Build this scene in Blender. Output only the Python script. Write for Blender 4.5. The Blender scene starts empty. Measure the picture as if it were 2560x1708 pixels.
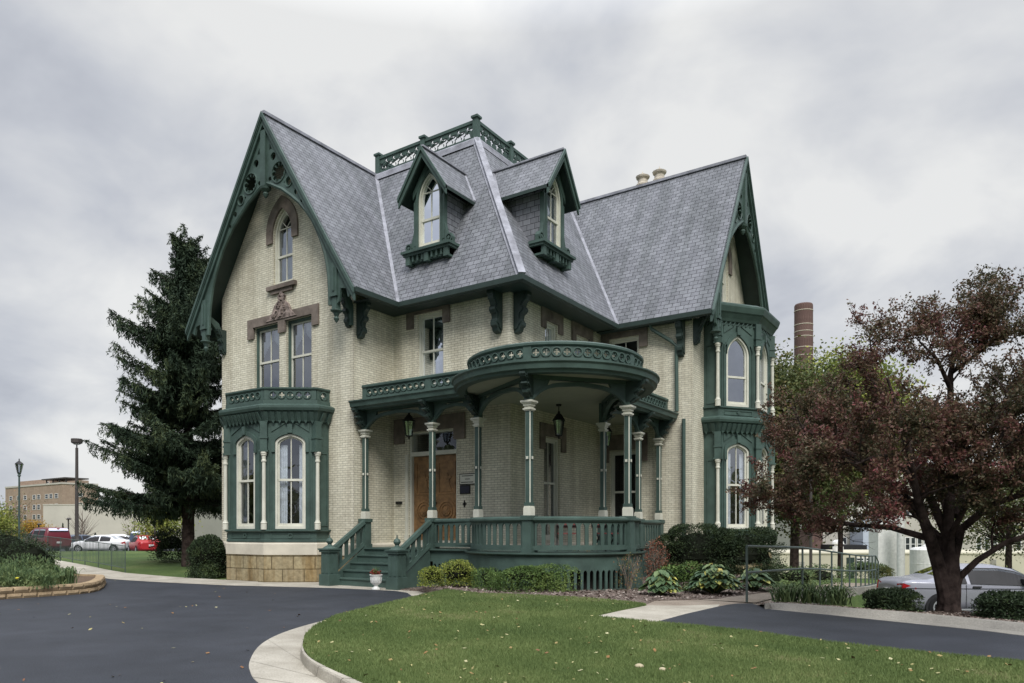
import bpy, bmesh, math, random
import numpy as np
from math import sin, cos, pi, radians, hypot, atan2, sqrt
from mathutils import Vector, Matrix
from mathutils.geometry import tessellate_polygon

S = bpy.context.scene
COL = S.collection
random.seed(7)
rng = np.random.default_rng(7)

# ---------------------------------------------------------------- camera
YAW = 33.85
FPX, V0, EYE = 1834.0, 1325.0, 1.5          # focal length and horizon row of the 2560x1708 photograph
CX, CY = 11.16, -16.56
cd = bpy.data.cameras.new('camera'); cam = bpy.data.objects.new('camera', cd); COL.objects.link(cam)
cam.location = (CX, CY, EYE); cam.rotation_euler = (radians(90), 0, radians(YAW))
cd.sensor_fit = 'HORIZONTAL'; cd.sensor_width = 36; cd.lens = 36*FPX/2560
cd.shift_y = (V0-854)/2560; cd.clip_end = 3000; cd.clip_start = 0.1
S.camera = cam
S.view_settings.view_transform = 'Standard'; S.view_settings.look = 'None'
S.view_settings.exposure = 0.15; S.view_settings.gamma = 1

# ---------------------------------------------------------------- sky and sun (overcast)
SUN_AZ, SUN_EL = radians(-45), radians(48)    # direction the light comes from, measured from +x
w = bpy.data.worlds.new('World'); S.world = w; w.use_nodes = True
nt = w.node_tree; N = nt.nodes; L = nt.links
N.clear()
def nd(nt, t, **k):
    n = nt.nodes.new(t)
    for a, b in k.items(): setattr(n, a, b)
    return n
out = nd(nt, 'ShaderNodeOutputWorld'); bg = nd(nt, 'ShaderNodeBackground'); bg.inputs[1].default_value = 0.1
L.new(bg.outputs[0], out.inputs[0])
sky = nd(nt, 'ShaderNodeTexSky', sky_type='NISHITA', sun_disc=False)
sky.sun_elevation = SUN_EL; sky.sun_rotation = radians(90)-SUN_AZ
tc = nd(nt, 'ShaderNodeTexCoord'); sep = nd(nt, 'ShaderNodeSeparateXYZ'); L.new(tc.outputs['Generated'], sep.inputs[0])
def mth(nt, op, a, b=None, c=None, clamp=False):
    n = nd(nt, 'ShaderNodeMath', operation=op); n.use_clamp = clamp
    for i, v in enumerate((a, b, c)):
        if v is None: continue
        if isinstance(v, (int, float)): n.inputs[i].default_value = v
        else: nt.links.new(v, n.inputs[i])
    return n.outputs[0]
zz = mth(nt, 'MAXIMUM', sep.outputs[2], 0.0); den = mth(nt, 'ADD', zz, 0.42)
cx_ = mth(nt, 'DIVIDE', sep.outputs[0], den); cy_ = mth(nt, 'DIVIDE', sep.outputs[1], den)
cmb = nd(nt, 'ShaderNodeCombineXYZ'); L.new(cx_, cmb.inputs[0]); L.new(cy_, cmb.inputs[1])
def wnoise(scale, detail, rough, off, dist=0.0):
    mp = nd(nt, 'ShaderNodeMapping'); mp.inputs['Location'].default_value = off
    L.new(cmb.outputs[0], mp.inputs[0])
    n = nd(nt, 'ShaderNodeTexNoise'); n.inputs['Scale'].default_value = scale; n.inputs['Detail'].default_value = detail
    n.inputs['Roughness'].default_value = rough; n.inputs['Distortion'].default_value = dist
    L.new(mp.outputs[0], n.inputs[0]); return n.outputs[0]
n1 = wnoise(1.15, 4, 0.5, (3.1, 1.7, 0), 0.2); n2 = wnoise(3.4, 5, 0.55, (0.4, 6.2, 0), 0.25)
mixn = mth(nt, 'ADD', mth(nt, 'MULTIPLY', n1, 0.60), mth(nt, 'MULTIPLY', n2, 0.40))
# a broad bright opening in the cloud, over the house
dn = nd(nt, 'ShaderNodeVectorMath', operation='DOT_PRODUCT'); nrm = nd(nt, 'ShaderNodeVectorMath', operation='NORMALIZE')
L.new(tc.outputs['Generated'], nrm.inputs[0]); L.new(nrm.outputs[0], dn.inputs[0])
bd = Vector((-0.53, 0.72, 0.40)).normalized(); dn.inputs[1].default_value = bd
opening = mth(nt, 'MULTIPLY', mth(nt, 'SUBTRACT', dn.outputs['Value'], 0.70, clamp=True), 0.60)
mixn = mth(nt, 'ADD', mixn, opening)
rp = nd(nt, 'ShaderNodeValToRGB'); L.new(mixn, rp.inputs[0])
e = rp.color_ramp.elements; e[0].position = 0.44; e[0].color = (0.40, 0.425, 0.50, 1); e[1].position = 0.68; e[1].color = (0.90, 0.905, 0.90, 1)
m = e.new(0.55); m.color = (0.61, 0.635, 0.69, 1)
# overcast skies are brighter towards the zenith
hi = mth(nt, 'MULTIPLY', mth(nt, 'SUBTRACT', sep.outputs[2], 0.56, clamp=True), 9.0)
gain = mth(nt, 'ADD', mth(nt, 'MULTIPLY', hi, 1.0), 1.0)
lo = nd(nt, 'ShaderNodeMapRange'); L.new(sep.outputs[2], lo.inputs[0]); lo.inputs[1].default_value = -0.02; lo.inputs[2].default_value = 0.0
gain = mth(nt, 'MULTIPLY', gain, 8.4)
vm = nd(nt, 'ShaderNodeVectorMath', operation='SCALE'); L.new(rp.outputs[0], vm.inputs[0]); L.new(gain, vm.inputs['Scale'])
mx = nd(nt, 'ShaderNodeMix', data_type='RGBA'); mx.inputs[0].default_value = 0.95
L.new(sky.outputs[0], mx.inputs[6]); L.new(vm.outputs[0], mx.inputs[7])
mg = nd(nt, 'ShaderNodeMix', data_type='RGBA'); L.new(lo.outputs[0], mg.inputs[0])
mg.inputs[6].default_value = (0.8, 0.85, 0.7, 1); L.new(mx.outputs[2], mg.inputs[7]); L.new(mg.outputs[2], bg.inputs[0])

sd = bpy.data.lights.new('sun', 'SUN'); sd.energy = 2.8; sd.angle = radians(25); sd.color = (1, 0.97, 0.92)
so = bpy.data.objects.new('sun', sd); COL.objects.link(so)
so.rotation_euler = Vector((cos(SUN_AZ)*cos(SUN_EL), sin(SUN_AZ)*cos(SUN_EL), sin(SUN_EL))).to_track_quat('Z', 'Y').to_euler()

# ---------------------------------------------------------------- materials
def base_mat(name, rough=0.6, spec=0.3, metal=0.0):
    m = bpy.data.materials.new(name); m.use_nodes = True
    b = m.node_tree.nodes['Principled BSDF']
    b.inputs['Roughness'].default_value = rough; b.inputs['Specular IOR Level'].default_value = spec
    b.inputs['Metallic'].default_value = metal
    return m, m.node_tree, b
def ramp(nt, fac, stops):
    r = nd(nt, 'ShaderNodeValToRGB'); nt.links.new(fac, r.inputs[0]); el = r.color_ramp.elements
    el[0].position = stops[0][0]; el[0].color = (*stops[0][1], 1); el[1].position = stops[-1][0]; el[1].color = (*stops[-1][1], 1)
    for p, c in stops[1:-1]:
        q = el.new(p); q.color = (*c, 1)
    return r.outputs[0]
def noise(nt, vec, scale, detail=4, rough=0.55):
    n = nd(nt, 'ShaderNodeTexNoise'); n.inputs['Scale'].default_value = scale; n.inputs['Detail'].default_value = detail
    n.inputs['Roughness'].default_value = rough
    if vec is not None: nt.links.new(vec, n.inputs[0])
    return n.outputs[0]
def mapped(nt, src, scale=(1, 1, 1)):
    m = nd(nt, 'ShaderNodeMapping'); m.inputs['Scale'].default_value = scale; nt.links.new(src, m.inputs[0]); return m.outputs[0]
def mul(nt, a, b, fac=1.0):
    m = nd(nt, 'ShaderNodeMix', data_type='RGBA', blend_type='MULTIPLY'); m.inputs[0].default_value = fac
    for i, v in ((6, a), (7, b)):
        if isinstance(v, tuple): m.inputs[i].default_value = (*v, 1)
        else: nt.links.new(v, m.inputs[i])
    return m.outputs[2]
def bump(nt, b, h, strength, dist=0.02):
    n = nd(nt, 'ShaderNodeBump'); n.inputs['Strength'].default_value = strength; n.inputs['Distance'].default_value = dist
    nt.links.new(h, n.inputs['Height']); nt.links.new(n.outputs[0], b.inputs['Normal'])
def plain(name, col, rough=0.6, spec=0.3, metal=0.0, var=0.12, scale=3.0, bmp=0.0, coarse=None):
    """one paint or material, slightly uneven"""
    m, nt, b = base_mat(name, rough, spec, metal)
    tc = nd(nt, 'ShaderNodeTexCoord'); v = tc.outputs['Object']
    n = noise(nt, v, scale, 6, 0.6)
    c0 = tuple(max(0, c*(1-var*1.6)) for c in col); c1 = tuple(c*(1+var*1.2) for c in col)
    c = ramp(nt, n, [(0.3, c0), (0.7, c1)])
    nt.links.new(c, b.inputs['Base Color'])
    if bmp: bump(nt, b, noise(nt, v, scale*12, 4), bmp)
    return m
def brick_mat(name, bw, bh, mortar, c1, c2, cm, rough=0.85, bmp=0.5, smooth=0.1, stain=None, squash=1.0, bdist=0.01, var=0.25):
    m, nt, b = base_mat(name, rough, 0.2)
    uv = nd(nt, 'ShaderNodeUVMap'); v = uv.outputs[0]
    br = nd(nt, 'ShaderNodeTexBrick'); nt.links.new(v, br.inputs[0])
    br.inputs['Scale'].default_value = 1; br.inputs['Brick Width'].default_value = bw; br.inputs['Row Height'].default_value = bh
    br.inputs['Mortar Size'].default_value = mortar; br.inputs['Mortar Smooth'].default_value = smooth; br.inputs['Bias'].default_value = 0.0
    br.inputs['Color1'].default_value = (*c1, 1); br.inputs['Color2'].default_value = (*c2, 1); br.inputs['Mortar'].default_value = (*cm, 1)
    big = noise(nt, v, 0.45, 5, 0.6); fine = noise(nt, v, 9, 4, 0.6)
    c = mul(nt, br.outputs[0], ramp(nt, big, [(0.3, (1-var,)*3), (0.7, (1.0,)*3)]))
    c = mul(nt, c, ramp(nt, fine, [(0.3, (1-var*0.7,)*3), (0.7, (1.05,)*3)]))
    if stain:
        st = noise(nt, mapped(nt, v, (2.2, 0.25, 1)), 1.0, 5, 0.65)
        c = mul(nt, c, ramp(nt, st, [(0.38, stain), (0.58, (1, 1, 1))]))
    nt.links.new(c, b.inputs['Base Color'])
    bump(nt, b, mth(nt, 'ADD', mth(nt, 'MULTIPLY', br.outputs['Fac'], -1.0), mth(nt, 'MULTIPLY', fine, 0.3)), bmp, bdist)
    return m
def island(name, stops, rough=0.6, spec=0.2, trans=0.0, clump=None):
    """foliage: each leaf its own tint, with large patches"""
    m, nt, b = base_mat(name, rough, spec)
    g = nd(nt, 'ShaderNodeNewGeometry'); tc = nd(nt, 'ShaderNodeTexCoord')
    f = g.outputs['Random Per Island']
    if clump:
        n = noise(nt, tc.outputs['Object'], clump, 2, 0.5)
        f = mth(nt, 'ADD', mth(nt, 'MULTIPLY', f, 0.5), mth(nt, 'SUBTRACT', mth(nt, 'MULTIPLY', n, 1.6), 0.55), clamp=True)
    c = ramp(nt, f, stops); nt.links.new(c, b.inputs['Base Color'])
    if trans:
        t = nd(nt, 'ShaderNodeBsdfTranslucent'); nt.links.new(c, t.inputs[0]); ms = nd(nt, 'ShaderNodeMixShader'); ms.inputs[0].default_value = trans
        nt.links.new(b.outputs[0], ms.inputs[1]); nt.links.new(t.outputs[0], ms.inputs[2]); nt.links.new(ms.outputs[0], nt.nodes['Material Output'].inputs[0])
    return m
def glass_mat(name, refl=0.35, tint=(0.8, 0.84, 0.86), fk=1.2):
    m = bpy.data.materials.new(name); m.use_nodes = True; nt = m.node_tree; nt.nodes.clear()
    o = nd(nt, 'ShaderNodeOutputMaterial'); g = nd(nt, 'ShaderNodeBsdfGlossy'); g.inputs['Roughness'].default_value = 0.02
    t = nd(nt, 'ShaderNodeBsdfTransparent'); t.inputs[0].default_value = (*tint, 1); g.inputs[0].default_value = (0.9, 0.94, 1, 1)
    f = nd(nt, 'ShaderNodeFresnel'); f.inputs[0].default_value = 1.5
    x = mth(nt, 'ADD', mth(nt, 'MULTIPLY', f.outputs[0], fk), refl, clamp=True)
    tc = nd(nt, 'ShaderNodeTexCoord'); bp = nd(nt, 'ShaderNodeBump'); bp.inputs['Strength'].default_value = 0.12; bp.inputs['Distance'].default_value = 0.02
    nt.links.new(noise(nt, tc.outputs['Object'], 2.2, 1), bp.inputs['Height']); nt.links.new(bp.outputs[0], g.inputs['Normal'])
    ms = nd(nt, 'ShaderNodeMixShader'); nt.links.new(x, ms.inputs[0]); nt.links.new(t.outputs[0], ms.inputs[1]); nt.links.new(g.outputs[0], ms.inputs[2])
    nt.links.new(ms.outputs[0], o.inputs[0]); return m

M = {}
M['brick'] = brick_mat('cream_brick', 0.215, 0.067, 0.007, (0.87, 0.835, 0.68), (0.75, 0.715, 0.57), (0.46, 0.43, 0.345), stain=(0.80, 0.785, 0.765), bmp=0.55, var=0.24)
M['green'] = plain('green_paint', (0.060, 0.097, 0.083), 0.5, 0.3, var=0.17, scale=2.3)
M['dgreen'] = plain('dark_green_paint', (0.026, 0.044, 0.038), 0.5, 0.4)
M['cream'] = plain('cream_paint', (0.60, 0.595, 0.51), 0.5, 0.3, var=0.08)
M['brown'] = plain('brownstone', (0.20, 0.168, 0.145), 0.9, 0.1, var=0.28, scale=2.5, bmp=0.25)
M['carved'] = plain('carved_brownstone', (0.29, 0.235, 0.21), 0.9, 0.1, var=0.5, scale=9, bmp=1.0)
M['slate'] = brick_mat('slate', 0.27, 0.165, 0.008, (0.268, 0.277, 0.305), (0.195, 0.202, 0.225), (0.03, 0.03, 0.035), rough=0.62, smooth=0.3, stain=(0.72, 0.74, 0.72), bmp=0.8, bdist=0.015, var=0.2)
M['flash'] = plain('lead_flashing', (0.27, 0.275, 0.31), 0.6, 0.3, var=0.25)
M['tin'] = plain('tin_roof', (0.10, 0.13, 0.13), 0.6)
M['stone'] = brick_mat('rough_limestone', 0.62, 0.37, 0.012, (0.54, 0.46, 0.28), (0.42, 0.35, 0.22), (0.22, 0.18, 0.11), rough=0.95, smooth=0.4, stain=(0.62, 0.52, 0.40), bmp=1.0, bdist=0.06, var=0.5)
M['table'] = plain('smooth_limestone', (0.55, 0.51, 0.42), 0.85, var=0.14, scale=1.2, bmp=0.15)
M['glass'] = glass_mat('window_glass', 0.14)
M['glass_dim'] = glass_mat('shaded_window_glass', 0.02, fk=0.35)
M['glass_up'] = glass_mat('upper_window_glass', 0.22)
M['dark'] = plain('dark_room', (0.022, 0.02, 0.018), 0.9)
M['curtain'] = plain('white_curtain', (0.78, 0.79, 0.82), 0.9, var=0.12, scale=6)
M['ceil'] = plain('porch_ceiling_paint', (0.34, 0.35, 0.27), 0.7, var=0.05)
M['black'] = plain('black_metal', (0.012, 0.012, 0.013), 0.4)
M['terracotta'] = plain('pale_terracotta', (0.50, 0.45, 0.37), 0.8, var=0.2, scale=4)

# ---------------------------------------------------------------- mesh helpers
class MB:
    def __init__(s): s.v = []; s.f = []; s.m = []
    def add(s, vs, fs, m=0):
        o = len(s.v); s.v.extend([tuple(p) for p in vs])
        for f in fs: s.f.append(tuple(i+o for i in f)); s.m.append(m)
    def box(s, x0, y0, z0, x1, y1, z1, m=0):
        s.add([(x, y, z) for z in (z0, z1) for y in (y0, y1) for x in (x0, x1)],
              [(0, 2, 3, 1), (4, 5, 7, 6), (0, 1, 5, 4), (2, 6, 7, 3), (0, 4, 6, 2), (1, 3, 7, 5)], m)
    def fbox(s, F, s0, s1, z0, z1, d0, d1, m=0):
        s.add([F(a, z, d) for z in (z0, z1) for d in (d0, d1) for a in (s0, s1)],
              [(0, 2, 3, 1), (4, 5, 7, 6), (0, 1, 5, 4), (2, 6, 7, 3), (0, 4, 6, 2), (1, 3, 7, 5)], m)
    def bar(s, p, q, w, h, m=0, up=(0, 0, 1)):
        p = Vector(p); q = Vector(q); d = (q-p).normalized(); u = Vector(up)
        if abs(d.dot(u)) > 0.98: u = Vector((0, 1, 0))
        r = d.cross(u).normalized(); u = r.cross(d)
        vs = [e + r*(a*w/2) + u*(b*h/2) for e in (p, q) for a, b in ((-1, -1), (1, -1), (1, 1), (-1, 1))]
        s.add(vs, [(0, 1, 2, 3), (7, 6, 5, 4), (0, 4, 5, 1), (1, 5, 6, 2), (2, 6, 7, 3), (3, 7, 4, 0)], m)
    def tube(s, pts, rad, n=8, m=0, cap=True):
        pts = [Vector(p) for p in pts]; k = len(pts)
        if not hasattr(rad, '__len__'): rad = [rad]*k
        vs = []; u = None
        for i, p in enumerate(pts):
            d = (pts[min(i+1, k-1)]-pts[max(i-1, 0)]).normalized()
            if u is None: u = d.cross(Vector((0, 0, 1)) if abs(d.z) < 0.9 else Vector((1, 0, 0))).normalized()
            else: u = (u-d*u.dot(d)).normalized()
            b = d.cross(u)
            for j in range(n):
                a = 2*pi*j/n; vs.append(p+(u*cos(a)+b*sin(a))*rad[i])
        fs = [(i*n+j, i*n+(j+1) % n, (i+1)*n+(j+1) % n, (i+1)*n+j) for i in range(k-1) for j in range(n)]
        if cap: fs += [tuple(range(n-1, -1, -1)), tuple((k-1)*n+j for j in range(n))]
        s.add(vs, fs, m)
    def lathe(s, c, prof, n=16, m=0):
        vs = [(c[0]+r*cos(2*pi*j/n), c[1]+r*sin(2*pi*j/n), c[2]+z) for r, z in prof for j in range(n)]
        k = len(prof)
        fs = [(i*n+j, i*n+(j+1) % n, (i+1)*n+(j+1) % n, (i+1)*n+j) for i in range(k-1) for j in range(n)]
        fs += [tuple(range(n-1, -1, -1)), tuple((k-1)*n+j for j in range(n))]
        s.add(vs, fs, m)
    def plate(s, F, loops, d0, d1, m=0, back=True):
        """flat shape with holes in the (s,z) plane of frame F, from depth d1 (front) to d0"""
        tri = tessellate_polygon([[Vector((a, b, 0)) for a, b in lp] for lp in loops])
        fl = [p for lp in loops for p in lp]; n = len(fl)
        vs = [F(a, b, d1) for a, b in fl]; fs = [tuple(t) for t in tri]
        if back:
            vs += [F(a, b, d0) for a, b in fl]; fs += [tuple(n+i for i in reversed(t)) for t in tri]
            o = 0
            for lp in loops:
                k = len(lp)
                fs += [(o+i, o+(i+1) % k, n+o+(i+1) % k, n+o+i) for i in range(k)]; o += k
        s.add(vs, fs, m)
    def ring(s, F, lp, d0, d1, m=0):
        k = len(lp); s.add([F(a, b, d) for d in (d0, d1) for a, b in lp], [(i, (i+1) % k, k+(i+1) % k, k+i) for i in range(k)], m)
    def sweep(s, path, prof, m=0, closed=False, caps=True):
        """moulding: prof is (outward, z) carried along a plan path with mitred corners; outward = right of travel"""
        n = len(path); k = len(prof); vs = []
        for i in range(n):
            a = Vector(path[(i-1) % n] if closed or i else path[0]); p = Vector(path[i]); b = Vector(path[(i+1) % n] if closed or i < n-1 else path[-1])
            d0 = (p-a).normalized() if (p-a).length > 1e-6 else None; d1 = (b-p).normalized() if (b-p).length > 1e-6 else None
            d0 = d0 or d1; d1 = d1 or d0
            n0 = Vector((d0.y, -d0.x)); n1 = Vector((d1.y, -d1.x)); q = (n0+n1).normalized(); sc = 1/max(0.3, q.dot(n0))
            for o, z in prof: vs.append((p.x+q.x*o*sc, p.y+q.y*o*sc, z))
        fs = [(i*k+j, i*k+(j+1) % k, ((i+1) % n)*k+(j+1) % k, ((i+1) % n)*k+j) for i in range(n if closed else n-1) for j in range(k)]
        if not closed and caps: fs += [tuple(range(k)), tuple((n-1)*k+j for j in reversed(range(k)))]
        s.add(vs, fs, m)
    def build(s, name, mats, parent=None, smooth=False, loc=None, recalc=True):
        me = bpy.data.meshes.new(name); me.from_pydata([Vector(p)-Vector(loc) if loc else p for p in s.v], [], s.f)
        for mt in (mats if isinstance(mats, (list, tuple)) else [mats]): me.materials.append(M[mt] if isinstance(mt, str) else mt)
        me.polygons.foreach_set('material_index', s.m)
        if recalc:
            bm = bmesh.new(); bm.from_mesh(me); bmesh.ops.recalc_face_normals(bm, faces=bm.faces); bm.to_mesh(me); bm.free()
        uv = me.uv_layers.new(name='UVMap').data; Z = Vector((0, 0, 1)); vv = me.vertices
        for p in me.polygons:
            nn = p.normal
            if nn.z < 0: nn = -nn
            if nn.z > 0.97: t = Vector((1, 0, 0)); b = Vector((0, 1, 0))
            else:
                t = Z.cross(nn).normalized()
                if (t.x if abs(t.x) > abs(t.y) else t.y) < 0: t = -t
                b = nn.cross(t).normalized()
                if b.z < 0: b = -b
            for li in p.loop_indices:
                co = vv[me.loops[li].vertex_index].co; uv[li].uv = (co.dot(t), co.dot(b))
        if smooth: me.shade_smooth()
        me.update()
        o = bpy.data.objects.new(name, me); COL.objects.link(o)
        if parent: o.parent = parent
        if loc: o.location = loc
        return o
def tag(o, label=None, cat=None, group=None, kind=None):
    if label: o['label'] = label
    if cat: o['category'] = cat
    if group: o['group'] = group
    if kind: o['kind'] = kind
    return o
def empty(name, loc, label, cat, group=None, rz=0):
    o = bpy.data.objects.new(name, None); COL.objects.link(o); o.location = loc; o.rotation_euler = (0, 0, rz); o.empty_display_size = 0.3
    return tag(o, label, cat, group)
def rebase(o):
    """parts were modelled in world coordinates: keep them there under an Empty that stands at the thing's base"""
    for c in [x for x in COL.objects if x.parent == o]: c.matrix_parent_inverse = Matrix.Translation(-Vector(o.location))
def copy_tree(o, parent=None):
    c = o.copy(); COL.objects.link(c); c.parent = parent
    for ch in [x for x in COL.objects if x.parent == o]: copy_tree(ch, c)
    return c
def frame(ox, oy, ang, oz=0.0):
    """wall frame: s runs along, z up, d outwards (right-hand side of the run)"""
    c, sn = cos(radians(ang)), sin(radians(ang))
    return lambda s, z, d=0.0: (ox+c*s+sn*d, oy+sn*s-c*d, z+oz)
def frame2(p, q):
    a = math.degrees(atan2(q[1]-p[1], q[0]-p[0])); return frame(p[0], p[1], a), hypot(q[0]-p[0], q[1]-p[1])
def arcframe(cx, cy, r, a0):
    """s is arc length going anticlockwise from angle a0, d outwards"""
    return lambda s, z, d=0.0: (cx+(r+d)*cos(a0+s/r), cy+(r+d)*sin(a0+s/r), z)
def foil(k, cx, cz, r, rot=0.0, n=None, inner=0.42):
    n = n or k*8
    return [(cx+r*(inner+(1-inner)*abs(cos(k*(t-rot)/2)))*cos(t), cz+r*(inner+(1-inner)*abs(cos(k*(t-rot)/2)))*sin(t)) for t in [2*pi*i/n for i in range(n)]]
def circ(cx, cz, r, n=20): return [(cx+r*cos(2*pi*i/n), cz+r*sin(2*pi*i/n)) for i in range(n)]
def lancet(s0, s1, z0, z1, rise, n=8):
    """pointed-arch opening outline"""
    w = s1-s0; zs = z1-rise; pts = [(s0, z0), (s1, z0)]
    R = [(s0+w*cos(radians(60*i/n)), zs+rise*sin(radians(60*i/n))/0.8660254) for i in range(n+1)]
    pts += R+[(s0+s1-a, b) for a, b in reversed(R[:-1])]
    return pts
def hood(s0, s1, zb, z1, rise, t):
    o = lancet(s0-t, s1+t, zb, z1+t*1.4, rise+t*0.9); i = lancet(s0, s1, zb, z1, rise)
    return [o[0]]+o[:1:-1]+[o[1], i[1]]+i[2:]+[i[0]]
def rect(s0, s1, z0, z1): return [(s0, z0), (s1, z0), (s1, z1), (s0, z1)]
def smooth(t): t = max(0.0, min(1.0, t)); return t*t*(3-2*t)

def meshfast(name, verts, faces_n, k, mat, parent=None):
    """numpy mesh: verts (n*k,3), every face k consecutive verts"""
    me = bpy.data.meshes.new(name); nv = len(verts)
    me.vertices.add(nv); me.vertices.foreach_set('co', np.asarray(verts, np.float32).ravel())
    me.loops.add(nv); me.loops.foreach_set('vertex_index', np.arange(nv, dtype=np.int32))
    me.polygons.add(faces_n); me.polygons.foreach_set('loop_start', np.arange(0, nv, k, dtype=np.int32))
    me.update(calc_edges=True)
    for x in (mat if isinstance(mat, list) else [mat]): me.materials.append(M[x] if isinstance(x, str) else x)
    o = bpy.data.objects.new(name, me); COL.objects.link(o)
    if parent: o.parent = parent
    return o
def leaf_quads(c, size, aspect=0.55, axis=None, spread=1.0):
    """rhombus leaves at centres c; axis: preferred direction (n,3) or None"""
    n = len(c); a = rng.normal(size=(n, 3))*spread
    if axis is not None: a = a+axis
    a /= np.linalg.norm(a, axis=1)[:, None]+1e-9
    b = np.cross(a, rng.normal(size=(n, 3))); b /= np.linalg.norm(b, axis=1)[:, None]+1e-9
    s = size if np.ndim(size) else np.full(n, size); s = s*rng.uniform(0.7, 1.3, n)
    a = a*s[:, None]/2; b = b*(s*aspect)[:, None]/2
    v = np.empty((n, 4, 3)); v[:, 0] = c-a; v[:, 1] = c+b; v[:, 2] = c+a; v[:, 3] = c-b
    return v.reshape(-1, 3)
# ================================================================ THE HOUSE
M['wood'] = plain('carved_oak', (0.235, 0.13, 0.055), 0.45, 0.4, var=0.3, scale=5, bmp=0.15)
house = empty('brick_house', (0, 0, 0), 'cream brick Gothic house with steep slate gables, green bargeboards and a round-ended porch', 'house')
ZE = 8.1
def outline(s0, s1, z0, z1, rise):
    return lancet(s0, s1, z0, z1, rise) if rise else rect(s0, s1, z0, z1)
def window(F, parent, s0, s1, z0, z1, rise=0.0, nested=True, d=-0.10, glass='glass', curtain=None, fw=0.06, tracery=False, mid=0.5, muntin=True, fm='cream', room=0.6):
    mb = MB(); o = outline(s0, s1, z0, z1, rise); r2 = rise*(1-2*fw/(s1-s0))
    i1 = outline(s0+fw, s1-fw, z0+fw*1.3, z1-fw*1.1, r2)
    mb.plate(F, [o, i1], d-0.05, d+0.05)
    sw = 0.045; i2 = outline(s0+fw+sw, s1-fw-sw, z0+fw*1.3+sw*1.8, z1-fw*1.1-sw*1.1, rise*(1-2*(fw+sw)/(s1-s0)))
    mb.plate(F, [i1, i2], d-0.06, d-0.01, 1)
    zm = z0+(z1-rise*0.45-z0)*mid; c = (s0+s1)/2
    mb.fbox(F, s0+fw+0.01, s1-fw-0.01, zm-0.035, zm+0.03, d-0.062, d+0.002, 1)
    if muntin:
        zt = (z1-rise*0.62) if tracery else z1-0.1
        mb.fbox(F, c-0.013, c+0.013, z0+0.1, zt, d-0.045, d-0.025, 1)
    if tracery:
        zs = z1-rise*0.62; hw = (s1-s0)/2-fw-0.02
        for sg in (-1, 1):
            pts = [F(c+sg*hw*math.sin(t*pi/2)*0.72, zs+rise*0.42*t**0.8-0.02, d-0.035) for t in [k/6 for k in range(7)]]
            mb.tube(pts, 0.013, 4, 1)
        mb.fbox(F, s0+fw, s1-fw, zs-0.05, zs-0.022, d-0.045, d-0.025, 1)
    fr = mb.build('window' if nested else 'window_frame', [fm, 'cream'], parent); p2 = fr if nested else parent
    mb = MB(); mb.plate(F, [outline(s0+fw, s1-fw, z0+fw, z1-fw, r2)], 0, d-0.045, back=False); mb.build('pane', glass, p2)
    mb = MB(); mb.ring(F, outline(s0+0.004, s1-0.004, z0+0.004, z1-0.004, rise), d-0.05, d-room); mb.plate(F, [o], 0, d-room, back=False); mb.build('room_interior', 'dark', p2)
    if curtain:
        mb = MB(); hw = (s1-s0)/2-fw
        if curtain == 'full':
            ks = 14; zt = z1-0.1-rise*0.6
            P = [(s0+fw+(2*hw)*k/ks, d-0.12-0.02*(k % 2)) for k in range(ks+1)]
            mb.add([F(a, z, dd) for z in (z0+0.1, zt) for a, dd in P], [(k, k+1, ks+2+k, ks+1+k) for k in range(ks)])
        elif curtain == 'swag':
            ks = 16; zt = z1-0.12
            for sg in (-1, 1):
                P = [F(c+sg*(hw-hw*0.95*k/ks), zz, d-0.12-0.02*(k % 2)) for k in range(ks+1) for zz in (zt, zm+0.05+(zt-zm-0.35)*(k/ks)**0.7)]
                mb.add(P, [(2*k, 2*k+2, 2*k+3, 2*k+1) for k in range(ks)])
        elif curtain == 'side':
            for sg, wd in ((-1, 0.32), (1, 0.22)):
                ks = 8; P = [F(c+sg*(hw-hw*wd*2*k/ks), zz, d-0.14-0.025*(k % 2)) for k in range(ks+1) for zz in (z0+0.1, z1-0.15-rise*0.6)]
                mb.add(P, [(2*k, 2*k+2, 2*k+3, 2*k+1) for k in range(ks)])
        elif curtain == 'shade':
            mb.plate(F, [rect(s0+fw, s1-fw, zm, z1-fw)], 0, d-0.1, back=False)
        mb.build('curtain', 'curtain', p2)
    return fr
def lintel(F, parent, s0, s1, ear, zl, zt, ew=0.26, mid=None, orn=None, name='lintel'):
    mb = MB()
    lo = [(s0, ear), (s0+ew, ear), (s0+ew, zl)]
    if mid: lo += [(mid-0.16, zl), (mid-0.16, ear), (mid+0.16, ear), (mid+0.16, zl)]
    lo += [(s1-ew, zl), (s1-ew, ear), (s1, ear), (s1, zt), (s0, zt)]
    mb.plate(F, [lo], -0.02, 0.06)
    o = mb.build(name, 'brown', parent)
    if orn:
        mb = MB(); c, w_, z0, z1 = orn
        pts = [(c-w_, z0)]+[(c-w_+w_*k/8*(1+0.12*sin(k*2.4)), z0+(z1-z0)*(k/8)**1.35) for k in range(1, 8)]+[(c, z1)]
        pts += [(2*c-a, b) for a, b in reversed(pts[:-1])]
        mb.plate(F, [pts], 0.0, 0.085)
        for k in range(26):
            t = random.random(); zz = z0+0.05+(z1-z0)*0.8*t; ss = c+random.uniform(-1, 1)*w_*(1-t**0.7)*0.75
            p = F(ss, zz, 0.085); mb.lathe(p, [(0.0, -0.03), (0.05, -0.02), (0.05, 0.02), (0.0, 0.03)], 6)
        mb.build('carved_ornament', 'carved', o)
    return o
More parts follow.
